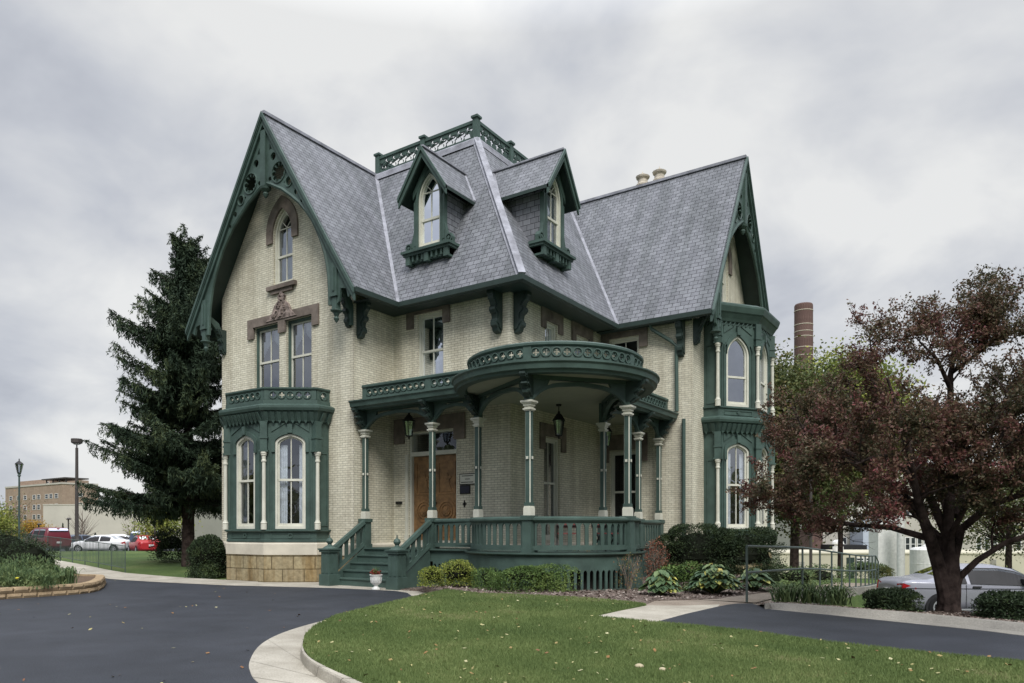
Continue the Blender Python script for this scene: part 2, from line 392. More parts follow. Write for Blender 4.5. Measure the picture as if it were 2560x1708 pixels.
def bracket(F, parent, s, zt, h=1.05, depth=0.55, w=0.2, name='bracket'):
    mb = MB(); G = lambda a, b, c: F(s+c, b, a)
    P = [(0, 0), (1, 0), (1, -.10), (.93, -.12), (.9, -.2), (.72, -.26), (.62, -.36), (.74, -.40), (.78, -.47), (.66, -.53), (.52, -.56), (.46, -.66), (.5, -.72), (.62, -.76), (.6, -.84), (.45, -.88), (.38, -.96), (.2, -1), (0, -1)]
    mb.plate(G, [[(a*depth, zt+b*h) for a, b in P]], -w/2, w/2)
    mb.plate(G, [[(a*depth*0.8, zt-0.02+b*h*0.9) for a, b in P]], -w/2-0.03, w/2+0.03)
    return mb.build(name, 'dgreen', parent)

# ---- walls (one shell of brick with the openings cut) and foundation
FA = frame(-10.45, -1.66, 0); FD = frame(-4.28, 0, 0); FK = frame(0, 0, 90); FC = frame(0, 5.42, 0); FG = frame(3.15, 5.42, 90); FS = frame(-4.28, -1.66, 90)
GA = frame(-7.37, -1.66, 0); GC = frame(3.15, 8.5, 90)
wb = MB()
def wallplate(F, poly, holes):
    wb.plate(F, [poly]+holes, 0, 0, back=False)
    for h in holes: wb.ring(F, h, 0.0, -0.16)
gx = lambda z, za, half: (za-z)/(za-ZE)*half
hA = [rect(-1.39, -0.17, 5.4, 7.95), rect(0.15, 1.31, 5.4, 7.95), lancet(-0.45, 0.45, 9.1, 11.42, 0.8)]
bayhole = rect(-2.0, 2.0, 1.2, 4.8)
wallplate(GA, [(-3.085, 0), (3.085, 0), (3.085, 9.15), (0, 13.85), (-3.085, 9.15)], hA+[bayhole])
hC = [lancet(-0.45, 0.45, 9.2, 11.42, 0.8)]
wallplate(GC, [(-3.08, 0), (3.08, 0), (3.08, 8.75), (0, 14.0-.1), (-3.08, 8.75)], hC+[rect(-2.0, 2.0, 1.2, 4.8), rect(-1.9, 1.9, 5.3, 8.0)])
wallplate(FS, rect(0, 1.66, 0, 9.1), [])
hD = [rect(0.62, 2.44, 1.0, 4.4), rect(0.96, 1.94, 5.4, 7.88)]
wallplate(FD, rect(0, 4.28, 0, 9.1), hD)
hK = [rect(1.76, 2.66, 1.2, 4.22), rect(1.82, 2.5, 5.6, 7.62), rect(3.62, 4.45, 5.6, 7.62)]
wallplate(FK, rect(0, 5.42, 0, 9.1), hK)
hCs = [rect(0.33, 1.3, 1.0, 4.08), rect(0.33, 1.35, 5.6, 7.78)]
wallplate(FC, rect(0, 3.15, 0, 8.75), hCs)
wallplate(frame(3.15, 11.58, 180), rect(0, 13.6, 0, 8.75), [])
wallplate(frame(-10.45, 11.58, 270), rect(0, 13.24, 0, 9.1), [])
wb.build('wall', 'brick', house)
fb = MB(); plan = [(-10.45, 11.58), (-10.45, -1.66), (-4.28, -1.66), (-4.28, 0), (0, 0), (0, 5.42), (3.15, 5.42), (3.15, 11.58)]
fb.sweep(plan, [(0.0, -1.6), (0.09, -1.6), (0.09, 0.76), (0.0, 0.76)])
fnd = fb.build('foundation', 'stone', house)
fb = MB(); fb.sweep(plan, [(0.0, 0.763), (0.11, 0.763), (0.11, 1.06), (0.05, 1.12), (0.0, 1.12)]); fb.build('water_table', 'table', fnd)

# ---- main windows and lintels
window(GA, house, -1.39, -0.17, 5.4, 7.95, d=-0.14, fw=0.075, glass='glass_up', curtain='swag', mid=0.56, fm='green')
window(GA, house, 0.15, 1.31, 5.4, 7.95, d=-0.14, fw=0.075, glass='glass_up', curtain='swag', mid=0.56, fm='green')
lintel(GA, house, -1.67, 1.65, 7.6, 7.95, 8.22, ew=0.28, mid=-0.01, orn=(0.0, 0.72, 8.02, 8.86))
window(GA, house, -0.45, 0.45, 9.1, 11.42, 0.8, d=-0.12, glass='glass_up', curtain='full', tracery=True, mid=0.47)
for G in (GA, GC):
    mb = MB(); mb.plate(G, [hood(-0.46, 0.46, 10.45, 11.46, 0.8, 0.27)], -0.02, 0.06)
    mb.build('hood_mould', 'brown', house)
    mb = MB(); mb.fbox(G, -0.66, 0.66, 8.96, 9.09, -0.05, 0.12); mb.fbox(G, -0.5, 0.5, 8.84, 8.957, -0.02, 0.07); mb.build('window_sill', 'brown', house)
window(GC, house, -0.45, 0.45, 9.2, 11.42, 0.8, d=-0.12, glass='glass_up', curtain='full', tracery=True)
window(FD, house, 0.96, 1.94, 5.4, 7.88, d=-0.11, glass='glass', curtain='full', mid=0.56)
lintel(FD, house, 0.55, 2.2, 7.5, 7.9, 8.1, orn=None)
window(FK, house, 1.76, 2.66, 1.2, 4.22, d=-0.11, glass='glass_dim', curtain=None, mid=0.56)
lintel(FK, house, 1.5, 2.98, 3.85, 4.25, 4.62)
for a, b in ((1.82, 2.5), (3.62, 4.45)):
    window(FK, house, a, b, 5.6, 7.62, d=-0.1, mid=0.55); lintel(FK, house, a-0.24, b+0.3, 7.4, 7.65, 8.0, ew=0.24)
window(FC, house, 0.33, 1.35, 5.6, 7.78, d=-0.1, curtain=None); lintel(FC, house, 0.02, 1.66, 7.4, 7.8, 8.0, ew=0.28)
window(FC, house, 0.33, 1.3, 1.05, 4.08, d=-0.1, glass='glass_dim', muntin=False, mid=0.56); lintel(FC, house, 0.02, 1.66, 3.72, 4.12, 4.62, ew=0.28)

# ---- front door
mb = MB(); mb.plate(FD, [rect(0.55, 2.5, 1.0, 4.46), rect(0.68, 2.38, 1.18, 4.36)], -0.24, -0.04)
mb.fbox(FD, 0.66, 2.4, 3.7, 3.82, -0.23, -0.03); mb.fbox(FD, 0.5, 0.6, 1.0, 3.75, -0.02, 0.05); mb.fbox(FD, 0.48, 0.62, 1.0, 1.35, -0.02, 0.07)
mb.fbox(FD, 0.5, 2.56, 1.0, 1.19, -0.25, 0.1, 1)
fd = mb.build('front_door', ['cream', 'table'], house)
for k in (0, 1):
    a = 0.69+0.85*k; b = a+0.835; c = (a+b)/2; mb = MB()
    mb.fbox(FD, a, b, 1.2, 3.69, -0.2, -0.14)
    for zz, hh in ((1.3, 0.22), (2.55, 0.95)):
        mb.plate(FD, [rect(a+0.09, b-0.09, zz, zz+hh), rect(a+0.13, b-0.13, zz+0.04, zz+hh-0.04)], -0.14, -0.12)
    for r0, r1 in ((0.33, 0.27), (0.22, 0.19), (0.13, 0.0)):
        lp = [circ(c, 2.05, r0, 28)]+([circ(c, 2.05, r1, 28)] if r1 else []); mb.plate(FD, lp, -0.14, -0.115 if r1 else -0.1)
    mb.plate(FD, [foil(6, c, 2.05, 0.1, 0, 48)], -0.1, -0.085); mb.plate(FD, [foil(5, c, 3.0, 0.17, 0.3, 40)], -0.14, -0.118)
    mb.plate(FD, [[(c-0.2, 2.62), (c+0.2, 2.62), (c+0.05, 2.95), (c-0.05, 2.95)]], -0.14, -0.122)
    mb.build('door_leaf', 'wood', fd)
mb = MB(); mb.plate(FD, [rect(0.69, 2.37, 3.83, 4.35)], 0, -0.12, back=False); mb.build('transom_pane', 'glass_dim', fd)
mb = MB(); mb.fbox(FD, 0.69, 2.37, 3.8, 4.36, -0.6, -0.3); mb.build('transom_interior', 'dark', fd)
mb = MB(); mb.lathe(FD(1.56, 2.3, -0.1), [(0.0, -0.03), (0.03, -0.02), (0.03, 0.02), (0, 0.03)], 8); mb.build('door_knob', 'black', fd)
lintel(FD, house, 0.05, 2.75, 4.1, 4.43, 4.84, ew=0.4)

# ---- roofs
AX, CYr = -7.37, 8.5; HA, HC = 3.87, 3.5; ZA, ZC = 14.05, 14.12; DY, DX = 2.4, -2.92
rb = MB(); TH = 0.16
def slab(pts, edges):
    n = len(pts); dn = [(x, y, z-TH) for x, y, z in pts]
    rb.add(pts, [tuple(range(n))], 0); rb.add(dn, [tuple(reversed(range(n)))], 1)
    for i in edges:
        j = (i+1) % n; rb.add([pts[i], pts[j], dn[j], dn[i]], [(0, 1, 2, 3)], 1)
yv = -1.66-0.74; xv = 3.15+0.75
slab([(AX+HA, yv, ZE), (AX+HA, -0.65, ZE), (AX, DY, ZA), (AX, yv, ZA)], [0, 3])
slab([(AX-HA, 12.2, ZE), (AX-HA, yv, ZE), (AX, yv, ZA), (AX, 12.2, ZA)], [0, 1])
slab([(AX+HA, -0.65, ZE), (0.8, -0.65, ZE), (DX, DY, ZA), (AX, DY, ZA)], [0])
slab([(0.8, -0.65, ZE), (0.8, 5.0, ZE), (DX, CYr-0.03, ZA), (DX, DY, ZA)], [0])
slab([(0.8, 5.0, ZE), (xv, 5.0, ZE), (xv, CYr, ZC), (DX, CYr, ZC)], [0, 1])
slab([(xv, 12.0, ZE), (AX, 12.0, ZE), (AX, CYr, ZC), (xv, CYr, ZC)], [0, 3])
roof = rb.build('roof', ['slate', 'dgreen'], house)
for p, q in (((AX, yv-0.02, ZA), (AX, DY, ZA)), ((DX, CYr, ZC), (xv+0.02, CYr, ZC)), ((AX, 8.6, ZA), (AX, 12.2, ZA))):
    mb = MB(); mb.bar((p[0], p[1], p[2]+0.02), (q[0], q[1], q[2]+0.02), 0.16, 0.09); mb.build('ridge_cap', 'flash', roof)
mb = MB()   # valley and hip flashing
def flash(p, q, w=0.2, n1=(0, 0, 1), off=0.03, h=0.03):
    p = Vector(p)+Vector((0, 0, off)); q = Vector(q)+Vector((0, 0, off)); mb.bar(p, q, w, h, up=n1)
flash((AX+HA, -0.65, ZE), (AX+.02, DY-.01, ZA), 0.12, (0.5, -0.5, 0.7)); flash((0.8, 5.0, ZE), (DX, CYr-0.05, ZA), 0.12, (0.6, -0.6, 0.6))
flash((0.8, -0.65, ZE), (DX, DY, ZA), 0.2, (0.6, -0.6, 0.6), 0.05, 0.06)
mb.bar((0.8-.13, -0.65+.0, ZE+.04), (DX-.13, DY, ZA+.04), 0.1, 0.02, up=(0, -0.8, 0.5)); mb.bar((0.8, -0.65+.13, ZE+.04), (DX, DY+.13, ZA+.04), 0.1, 0.02, up=(0.8, 0, 0.5))
mb.build('valley_flashing', 'flash', roof)
mb = MB(); gp = [(0.045, -0.02), (0.06, 0.02), (0.06, -0.12), (0.0, -0.15), (-0.06, -0.15), (-0.06, -0.02)]
gp = [(a, ZE+b) for a, b in gp]
mb.sweep([(AX+HA, yv), (AX+HA, -0.65), (0.8, -0.65), (0.8, 5.0), (xv, 5.0)], gp); mb.build('gutter', 'dgreen', roof)
mb = MB()
for x0, y0, x1, y1 in ((-4.28, -1.66, -3.56, -0.001), (-4.28, -.6, .74, -0.003), (0.003, -.6, .74, 4.9), (.003, 5.06, 3.14, 5.417)):
    mb.box(x0, y0, 7.985+random.uniform(0, .01), x1, y1, 8.02+random.uniform(0, .01))
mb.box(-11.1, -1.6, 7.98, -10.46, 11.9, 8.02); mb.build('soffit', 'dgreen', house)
# downspout
mb = MB(); mb.tube([(1.9, 5.1, 7.98), (1.9, 5.14, 7.85), (2.45, 5.3, 7.45), (2.66, 5.33, 7.25), (2.68, 5.33, 5.2)], 0.06, 8); mb.tube([(2.9, 5.33, 4.95), (2.9, 5.33, 0.3)], 0.06, 8)
mb.build('downspout', 'green', house)
# brackets under the eaves
bracket(FS, house, 0.2, 8.0, 1.0, 0.42, 0.15)
bracket(FD, house, 3.9, 8.0, 1.1, 0.45, 0.19); bracket(FK, house, 0.27, 8.0, 1.1, 0.45, 0.19)
bracket(FC, house, 2.8, 8.0, 1.1, 0.36, 0.17); bracket(GC, house, -2.95, 8.05, 0.8, 0.3, 0.13)
bracket(GA, house, 2.93, 8.1, 0.8, 0.3, 0.13); bracket(GA, house, -2.93, 8.1, 0.8, 0.3, 0.13)

# ---- gable bargeboards with pierced truss
def gable_trim(G, half, za, over):
    k = half/3.87; mb = MB(); sl = (za-ZE)/half
    V = lambda off0, off1, d0, d1, x=half: mb.plate(G, [[(x, za-sl*x-off0), (0, za-off0), (-x, za-sl*x-off0), (-x, za-sl*x-off1), (0, za-off1), (x, za-sl*x-off1)]], d0, d1)
    V(0.0, 0.36, over-0.07, over); V(-0.02, 0.13, over+0.003, over+0.06, half+0.02); V(0.13, 0.19, over+0.003, over+0.03)
    trim = mb.build('bargeboard', 'green', house)
    mb = MB(); arch = [(0.06, 11.95), (0.31, 11.84), (0.8, 11.58), (1.21, 11.28), (1.58, 10.98), (1.88, 10.66), (2.12, 10.36), (2.33, 10.0), (2.5, 9.66), (2.64, 9.3), (2.73, 8.95), (2.79, 8.6), (2.82, 8.2), (2.83, 7.8)]
    rk = lambda s: za-0.34-sl*s*k
    poly = [(s*k, z) for s, z in arch]+[(3.0*k, 7.8), (3.0*k, rk(3.0))]+[(s*k, rk(s)) for s in (2.2, 1.5, 0.8, 0.06)]
    holes = [foil(10, 0.66*k, 12.12, 0.30*k+.02, 0, 80, 0.62), circ(0.4*k, 12.66, 0.12*k, 14), circ(1.12*k, 11.72, 0.135*k, 16), circ(1.43*k, 11.35, 0.09*k, 12), circ(1.68*k, 11.03, 0.06*k, 10),
             [(0.22*k, 12.9), (0.34*k, 12.9), (0.24*k, 13.1)], circ(0.25*k, 12.02, 0.07*k, 10), circ(0.92*k, 11.75, 0.04, 8)]
    for sg in (1, -1):
        mb.plate(G, [[(sg*s, z) for s, z in poly]]+[[(sg*s, z) for s, z in h] for h in holes], over-0.16, over-0.08)
        rib = [G(sg*s*k, z, over-0.11) for s, z in arch]
        mb.tube(rib, 0.06, 6)
        for cxx, czz, rr in ((0.66, 12.12, 0.31), (1.12, 11.72, 0.15)):
            mb.tube([G(sg*(cxx*k+rr*k*cos(t)), czz+rr*k*sin(t), over-0.07) for t in [2*pi*j/20 for j in range(21)]], 0.022, 5)
        a = 3.02*k; foot = [(a, rk(a/k)+0.1), (half-0.1, ZE-0.08), (half-0.3, ZE-0.2), (half-0.38, ZE+0.06), (a+0.26, ZE+0.1), (a+0.2, ZE-0.25), (a, ZE-0.4)]
        mb.plate(G, [[(sg*s, z) for s, z in foot]], over-0.15, over-0.08)
        # arm back to the wall
        H = lambda p, q, r, a=a, sg=sg: G(sg*a+r, q, p)
        mb.plate(H, [[(0.0, 7.35), (0.1, 7.35), (0.13, 7.7), (0.32, 8.1), (over-0.2, 8.35), (over-0.2, 8.5), (0.2, 8.3), (0.0, 7.9)]], -0.06, 0.06)
    mb.fbox(G, -0.11, 0.11, 11.86, za-0.52, over-0.24, over-0.01)
    mb.build('arched_truss', 'green', trim)
    for sg in (1, -1):
        mb = MB(); a = sg*3.04*k; mb.fbox(G, a-0.12, a+0.12, 8.0, 8.95, over-0.24, over-0.04); mb.fbox(G, a-0.09, a+0.09, 7.62, 8.0, over-0.22, over-0.06)
        mb.fbox(G, a-0.145, a+0.145, 8.0, 8.08, over-0.26, over-0.015); mb.fbox(G, a-0.03, a+0.03, 8.15, 8.8, over-0.04, over-0.01)
        p = G(a, 0, over-0.15); mb.lathe((p[0], p[1], 7.28), [(0.0, 0), (0.03, 0.03), (0.08, 0.12), (0.05, 0.18), (0.08, 0.24), (0.09, 0.28), (0.17, 0.33), (0.17, 0.36), (0.08, 0.37)], 12)
        mb.build('pendant', 'green', trim)
    mb = MB(); p = G(0, 0, over-0.13); mb.lathe((p[0], p[1], 11.5), [(0, 0), (0.05, 0.06), (0.09, 0.14), (0.06, 0.2), (0.15, 0.28), (0.17, 0.34), (0.1, 0.37)], 12); mb.build('pendant', 'green', trim)
gable_trim(GA, HA, ZA, 0.76); gable_trim(GC, HC, ZC, 0.77)

# ---- dormers
def dormer(G, dback, w2):
    mb = MB(); z0 = 9.74; ww = 0.57; T = [( -ww, z0), (ww, z0), (ww, 11.25), (0.0, 12.22), (-ww, 11.25)]
    mb.plate(G, [T, lancet(-w2, w2, 9.8, 11.95, 0.78)], -0.12, 0.0)
    mb.plate(G, [lancet(-w2-0.07, w2+0.07, 9.78, 12.03, 0.84), lancet(-w2, w2, 9.8, 11.95, 0.78)], 0.001, 0.045)
    for sg in (-1, 1):      # side pieces: corner strip and scroll
        mb.fbox(G, sg*0.52-0.06, sg*0.52+0.06, 9.9, 11.2, -0.1, 0.03)
        pts = [(0.5, 9.72), (0.86, 9.72), (0.88, 9.9), (0.8, 10.02), (0.68, 10.02), (0.62, 10.2), (0.57, 10.4), (0.5, 10.4)]
        mb.plate(G, [[(sg*a, b) for a, b in pts]], -0.1, 0.02)
        mb.plate(G, [circ(sg*0.76, 9.88, 0.12, 16), circ(sg*0.76, 9.88, 0.085, 16)], 0.02, 0.07); mb.plate(G, [circ(sg*0.76, 9.88, 0.045, 10)], 0.02, 0.07)
    body = mb.build('dormer', 'green', house)
    for sg in (-1, 1):      # slate cheeks
        mb = MB(); P = [(z, dback(z)) for z in (9.7, 10.2, 10.8, 11.3)]
        mb.add([G(sg*0.56, 9.7, -0.02), G(sg*0.56, 11.3, -0.02)]+[G(sg*0.56, z, d) for z, d in reversed(P)], [tuple(range(6))]); mb.build('dormer_cheek', 'slate', body)
    rb = MB(); za, ze, hw, ov = 12.56, 11.24, 0.9, 0.36; th = 0.1
    for sg in (-1, 1):
        top = [G(0, za, ov), G(0, za, dback(za)), G(sg*hw, ze, dback(ze)), G(sg*hw, ze, ov)]; dn = [(x, y, z-th) for x, y, z in top]
        rb.add(top, [(0, 1, 2, 3)], 0); rb.add(dn, [(3, 2, 1, 0)], 1)
        for i in (2, 3): j = (i+1) % 4; rb.add([top[i], top[j], dn[j], dn[i]], [(0, 1, 2, 3)], 1)
    rb.build('dormer_roof', ['slate', 'dgreen'], body)
    mb = MB(); sl = (za-ze)/hw
    for o0, o1, d0, d1, m in ((0.0, 0.26, ov-0.05, ov, 0), (-0.03, 0.09, ov+0.002, ov+0.05, 0), (0.20, 0.42, ov-0.34, ov-0.3, 0)):
        hx = hw if o0 < 0.1 else hw*0.66; zx = za-sl*hx
        mb.plate(G, [[(hx, zx-o0), (0, za-o0), (-hx, zx-o0), (-hx, zx-o1), (0, za-o1*1.15), (hx, zx-o1)]], d0, d1, m)
    mb.build('dormer_bargeboard', 'green', body)
    mb = MB(); mb.bar(G(0, za+0.03, ov), G(0, za+0.03, dback(za)), 0.12, 0.05)
    for sg in (-1, 1): mb.bar(G(sg*hw*0.97, ze+0.06, dback(ze)-0.02), G(0, za+0.02, dback(za)-0.02), 0.13, 0.03, up=(0, 0, 1))
    mb.build('dormer_flashing', 'flash', body)
    mb = MB(); mb.fbox(G, -0.92, 0.92, 9.66, 9.735, -0.3, 0.24); mb.fbox(G, -0.88, 0.88, 9.59, 9.657, -0.3, 0.17); mb.fbox(G, -0.8, 0.8, 9.4, 9.587, -0.35, 0.06)
    for j in range(9):
        s = -0.72+j*0.18; mb.fbox(G, s-0.03, s+0.03, 9.42, 9.59, 0.06, 0.13)
    for s in (-0.72, -0.02, 0.72): mb.fbox(G, s-0.08, s+0.08, 9.34, 9.6, -0.3, 0.15)
    mb.build('dormer_sill', 'green', body)
    window(G, body, -w2, w2, 9.8, 11.95, 0.78, nested=False, d=-0.06, glass='glass_up', curtain='full', tracery=True, room=0.4, mid=0.46)
GF = frame(-2.8, -0.08, 0); GR = frame(0.17, 2.02, 90)
dormer(GF, lambda z: -((-0.65+(z-ZE)*(DY+0.65)/(ZA-ZE))+0.08), 0.42)
dormer(GR, lambda z: (0.8-(z-ZE)*(0.8-DX)/(ZA-ZE))-0.17, 0.42)

# ---- flat deck with cresting
mb = MB(); mb.box(AX, DY, ZA-0.02, DX, CYr, ZA+0.02)
mb.sweep([(AX, DY), (DX, DY), (DX, CYr-0.2)], [(-0.1, ZA-0.1), (0.16, ZA-0.22), (0.12, ZA-0.02), (0.06, ZA+0.05), (-0.1, ZA+0.05)])
deck = mb.build('roof_deck', 'flash', house)
def cresting(p, q, n):
    F, Ln = frame2(p, q); mb = MB(); z0, z1 = ZA+0.16, ZA+0.58; cw = Ln/n; holes = []
    for i in range(n):
        c = (i+0.5)*cw
        holes.append(foil(3, c, z0+0.15, 0.145, pi/6, 30, 0.3)); holes.append(foil(3, i*cw+cw*0.03+0.0, z0+0.27, 0.12, -pi/6, 30, 0.3) if 0 < i else circ(0.12, z0+.27, 0.03, 6))
        for sg in (-1, 1): holes.append([(c+sg*0.12, z0+0.26), (c+sg*0.19, z0+0.15), (c+sg*0.155, z0+0.30)][::sg])
    mb.plate(F, [rect(0, Ln, z0, z1)]+holes, -0.025, 0.025)
    mb.fbox(F, 0, Ln, z1+0.002, z1+0.1, -0.06, 0.06); mb.fbox(F, 0, Ln, ZA+0.05, z0-0.002, -0.04, 0.04)
    mb.build('cresting', 'green', deck)
for p, q, n in (((-7.3, 2.46), (-5.2, 2.46), 6), ((-5.2, 2.46), (-2.98, 2.46), 6), ((-2.98, 2.5), (-2.98, 4.4), 6), ((-2.98, 4.4), (-2.98, 6.4), 6), ((-2.98, 6.4), (-2.98, 8.4), 6), ((-7.3, 8.3), (-7.3, 2.46), 16)): cresting(p, q, n)
for x, y in ((-7.3, 2.46), (-5.2, 2.46), (-2.98, 2.46), (-2.98, 4.4), (-2.98, 6.4), (-2.98, 8.35)):
    mb = MB(); mb.box(x-0.09, y-0.09, ZA+0.03, x+0.09, y+0.09, ZA+0.72); mb.box(x-0.13, y-0.13, ZA+0.72, x+0.13, y+0.13, ZA+0.79); mb.build('cresting_post', 'green', deck)

# ---- chimney
mb = MB(); mb.box(-1.15, 9.9, 8, 0.5, 10.9, 14.55); mb.box(-1.22, 9.83, 14.2, 0.57, 10.97, 14.4)
ch = mb.build('chimney', 'brick', house)
for x in (-0.70, 0.0):
    mb = MB(); mb.lathe((x, 10.4, 14.53), [(0.21, 0), (0.21, 0.5), (0.26, 0.54), (0.26, 0.6), (0.2, 0.66), (0.19, 0.8), (0.26, 0.86), (0.28, 0.92), (0.22, 0.95), (0.16, 0.93), (0.14, 1.0), (0.03, 1.05), (0.0, 1.16)], 12)
    mb.build('chimney_pot', 'terracotta', ch)

# ---- bay windows
def pierced(mb, F, s0, s1, z0, z1, n, r=None, rings=True):
    """balustrade panel with quatrefoils in raised rings"""
    cw = (s1-s0)/n; r = r or min(cw*0.46, (z1-z0)*0.46); cz = (z0+z1)/2; m_ = max(1, int(round(1)))
    for i in range(n):
        c = s0+(i+0.5)*cw
        mb.plate(F, [rect(c-cw/2, c+cw/2, z0, z1), foil(4, c, cz, r*0.72, 0, 24, 0.36)], -0.022, 0.022)
        if rings: mb.plate(F, [circ(c, cz, r*1.04, 16), circ(c, cz, r*0.82, 16)], 0.023, 0.05)
def bay(G, up):
    P = [(-2.06, 0), (-2.06, 0.47), (-0.86, 1.34), (0.86, 1.34), (2.06, 0.47), (2.06, 0)]
    W = [G(a, 0, b)[:2] for a, b in P]
    mb = MB(); mb.sweep(W, [(-0.3, -0.6), (0.03, -0.6), (0.03, 0.78), (-0.3, 0.78)], 0); mb.sweep(W, [(-0.3, 0.783), (0.05, 0.783), (0.05, 1.09), (0.0, 1.15), (-0.3, 1.15)], 1)
    facets = [frame2(W[i], W[i+1]) for i in range(5)]
    b = MB()
    b.sweep(W, [(-0.1, 1.152), (-0.0, 1.152), (0.0, 1.42), (0.05, 1.44), (0.09, 1.47), (0.09, 1.51), (-0.1, 1.51)])
    b.sweep(W, [(-0.02, 1.153), (0.03, 1.153), (0.03, 1.22), (-0.02, 1.24)])
    for i in (1, 2, 3):
        F, Ln = facets[i]; b.plate(F, [rect(0.18, Ln-0.18, 1.25, 1.41), rect(0.21, Ln-0.21, 1.28, 1.39)], 0.0, 0.02); b.plate(F, [circ(Ln/2, 1.33, 0.075, 14), circ(Ln/2, 1.33, 0.045, 12)], 0.0, 0.035)
    levels = [(1.512, 3.74, 4.62, 4.27, 0.26, 1.53, 'glass')]
    if up: levels.append((5.43, 7.42, 8.15, 7.72, 0.62, 5.46, 'glass_up'))
    stone = mb
    for (zb, zc, zt, za_, rise, zs, gl) in levels:
        for i, (F, Ln) in enumerate(facets):
            if i in (1, 2, 3):
                c = Ln/2; hw = 0.43
                b.plate(F, [rect(0.002, Ln-0.002, zb, zt), lancet(c-hw, c+hw, zs, za_, rise)], -0.08, -0.0)
                b.plate(F, [hood(c-hw-0.005, c+hw+0.005, zc, za_+0.01, rise, 0.10)], 0.0, 0.05)
                b.fbox(F, c-0.07, c+0.07, za_+0.02, za_+0.26, 0.0, 0.09)
                for sg in (-1, 1):      # sunk spandrel panels and pilaster strips
                    e = c+sg*(Ln/2-0.2); tri = [(e, za_+0.05), (e, za_+0.3), (c+sg*0.14, za_+0.3)]
                    b.plate(F, [tri if sg > 0 else tri[::-1]], 0.0, 0.025)
                    for o in (0.14, 0.2): b.fbox(F, c+sg*(Ln/2-o)-0.014, c+sg*(Ln/2-o)+0.014, zb, zc, 0.0, 0.03)
            else:
                b.plate(F, [rect(0.002, Ln-0.002, zb, zt)], -0.08, -0.0)
                b.plate(F, [rect(0.1, Ln-0.06, zb+0.1, zc), rect(0.13, Ln-0.09, zb+0.13, zc-0.03)], 0.0, 0.02)
        for i in range(1, 5):           # blocks above the colonnettes
            x, y = W[i]; cxx, cyy = G(0, 0, 0.2)[:2]; q = Vector((x-cxx, y-cyy)).normalized(); a = math.degrees(atan2(q.y, q.x))+90
            Fb = frame(x+q.x*0.03, y+q.y*0.03, a); b.fbox(Fb, -0.1, 0.1, zc+0.03, zt, -0.12, 0.08); b.fbox(Fb, -0.13, 0.13, zc, zc+0.05, -0.12, 0.11); b.fbox(Fb, -0.12, 0.12, zt-0.5, zt-0.45, -0.12, 0.1)
        # arcade and cornice
        if zt < 5:
            b.sweep(W, [(-0.08, zt), (0.05, zt), (0.17, zt+0.27), (0.22, zt+0.3), (0.25, zt+0.37), (0.25, zt+0.43), (0.1, zt+0.50), (-0.08, zt+0.5)])
            for i, (F, Ln) in enumerate(facets):
                n = max(2, int(Ln/0.17)); ex = 0.05 if i in (0, 4) else 0.0
                for j in range(n):
                    c = (j+0.5)*Ln/n
                    b.add([F(c-0.055, zt+0.02, 0.06), F(c+0.055, zt+0.02, 0.06), F(c+0.055, zt+0.25, 0.2), F(c-0.055, zt+0.25, 0.2), F(c-0.055, zt+0.02, 0.12), F(c+0.055, zt+0.02, 0.12), F(c+0.055, zt+0.25, 0.235), F(c-0.055, zt+0.25, 0.235), F(c, zt-0.07, 0.08), F(c, zt-0.07, 0.1)],
                          [(4, 5, 6, 7), (0, 4, 7, 3), (1, 2, 6, 5), (0, 8, 9, 4), (1, 5, 9, 8), (4, 9, 5)])
        else:
            b.sweep(W, [(-0.08, zt), (0.06, zt), (0.1, zt+0.08), (0.19, zt+0.22), (0.23, zt+0.26), (0.29, zt+0.42), (0.29, zt+0.48), (0.0, zt+0.62), (-0.5, zt+0.64), (-0.5, zt)])
            for F, Ln in facets:
                n = max(2, int(Ln/0.16))
                for j in range(n):
                    c = (j+0.5)*Ln/n; b.plate(F, [[(c-0.06, zt-0.12), (c-0.02, zt-0.12), (c+0.06, zt-0.01), (c+0.02, zt-0.01)]], 0.0, 0.05)
    if up:
        b.sweep(W, [(-0.08, 5.12), (0.03, 5.12), (0.03, 5.36), (0.08, 5.39), (0.08, 5.43), (-0.08, 5.43)])
        for i in (1, 2, 3):
            F, Ln = facets[i]; b.plate(F, [rect(0.2, Ln-0.2, 5.17, 5.33), rect(0.23, Ln-0.23, 5.2, 5.3)], 0.03, 0.05); b.plate(F, [foil(4, Ln/2, 5.25, 0.07)], 0.03, 0.07)
    else:
        b.sweep(W, [(-0.08, 5.115), (0.06, 5.115), (0.06, 5.24), (-0.08, 5.24)]); b.add([(x, y, 5.12) for x, y in W], [tuple(range(6))])
    body = b.build('bay_window', 'green', house)
    stone.build('stone_base', ['stone', 'table'], body)
    for (zb, zc, zt, za_, rise, zs, gl) in levels:
        for i in (1, 2, 3):
            F, Ln = facets[i]; c = Ln/2
            window(F, body, c-0.43, c+0.43, zs, za_, rise, nested=False, d=-0.05, glass=gl, curtain='side' if zt < 5 else None, fw=0.06, room=0.35, muntin=zt < 5, mid=0.54 if zt < 5 else 0.48)
        for i in range(1, 5):
            x, y = W[i]; cxx, cyy = G(0, 0, 0.2)[:2]; q = Vector((x-cxx, y-cyy)).normalized(); x += q.x*0.06; y += q.y*0.06; h = zc-zb
            mb = MB(); mb.lathe((x, y, zb), [(0.085, 0), (0.085, 0.17), (0.095, 0.19), (0.07, 0.22), (0.055, 0.28), (0.05, h-0.3), (0.07, h-0.28), (0.07, h-0.24), (0.055, h-0.22), (0.06, h-0.12), (0.08, h-0.1), (0.08, h-0.07), (0.095, h-0.05), (0.095, h)], 14)
            mb.build('colonnette', 'cream', body, smooth=False)
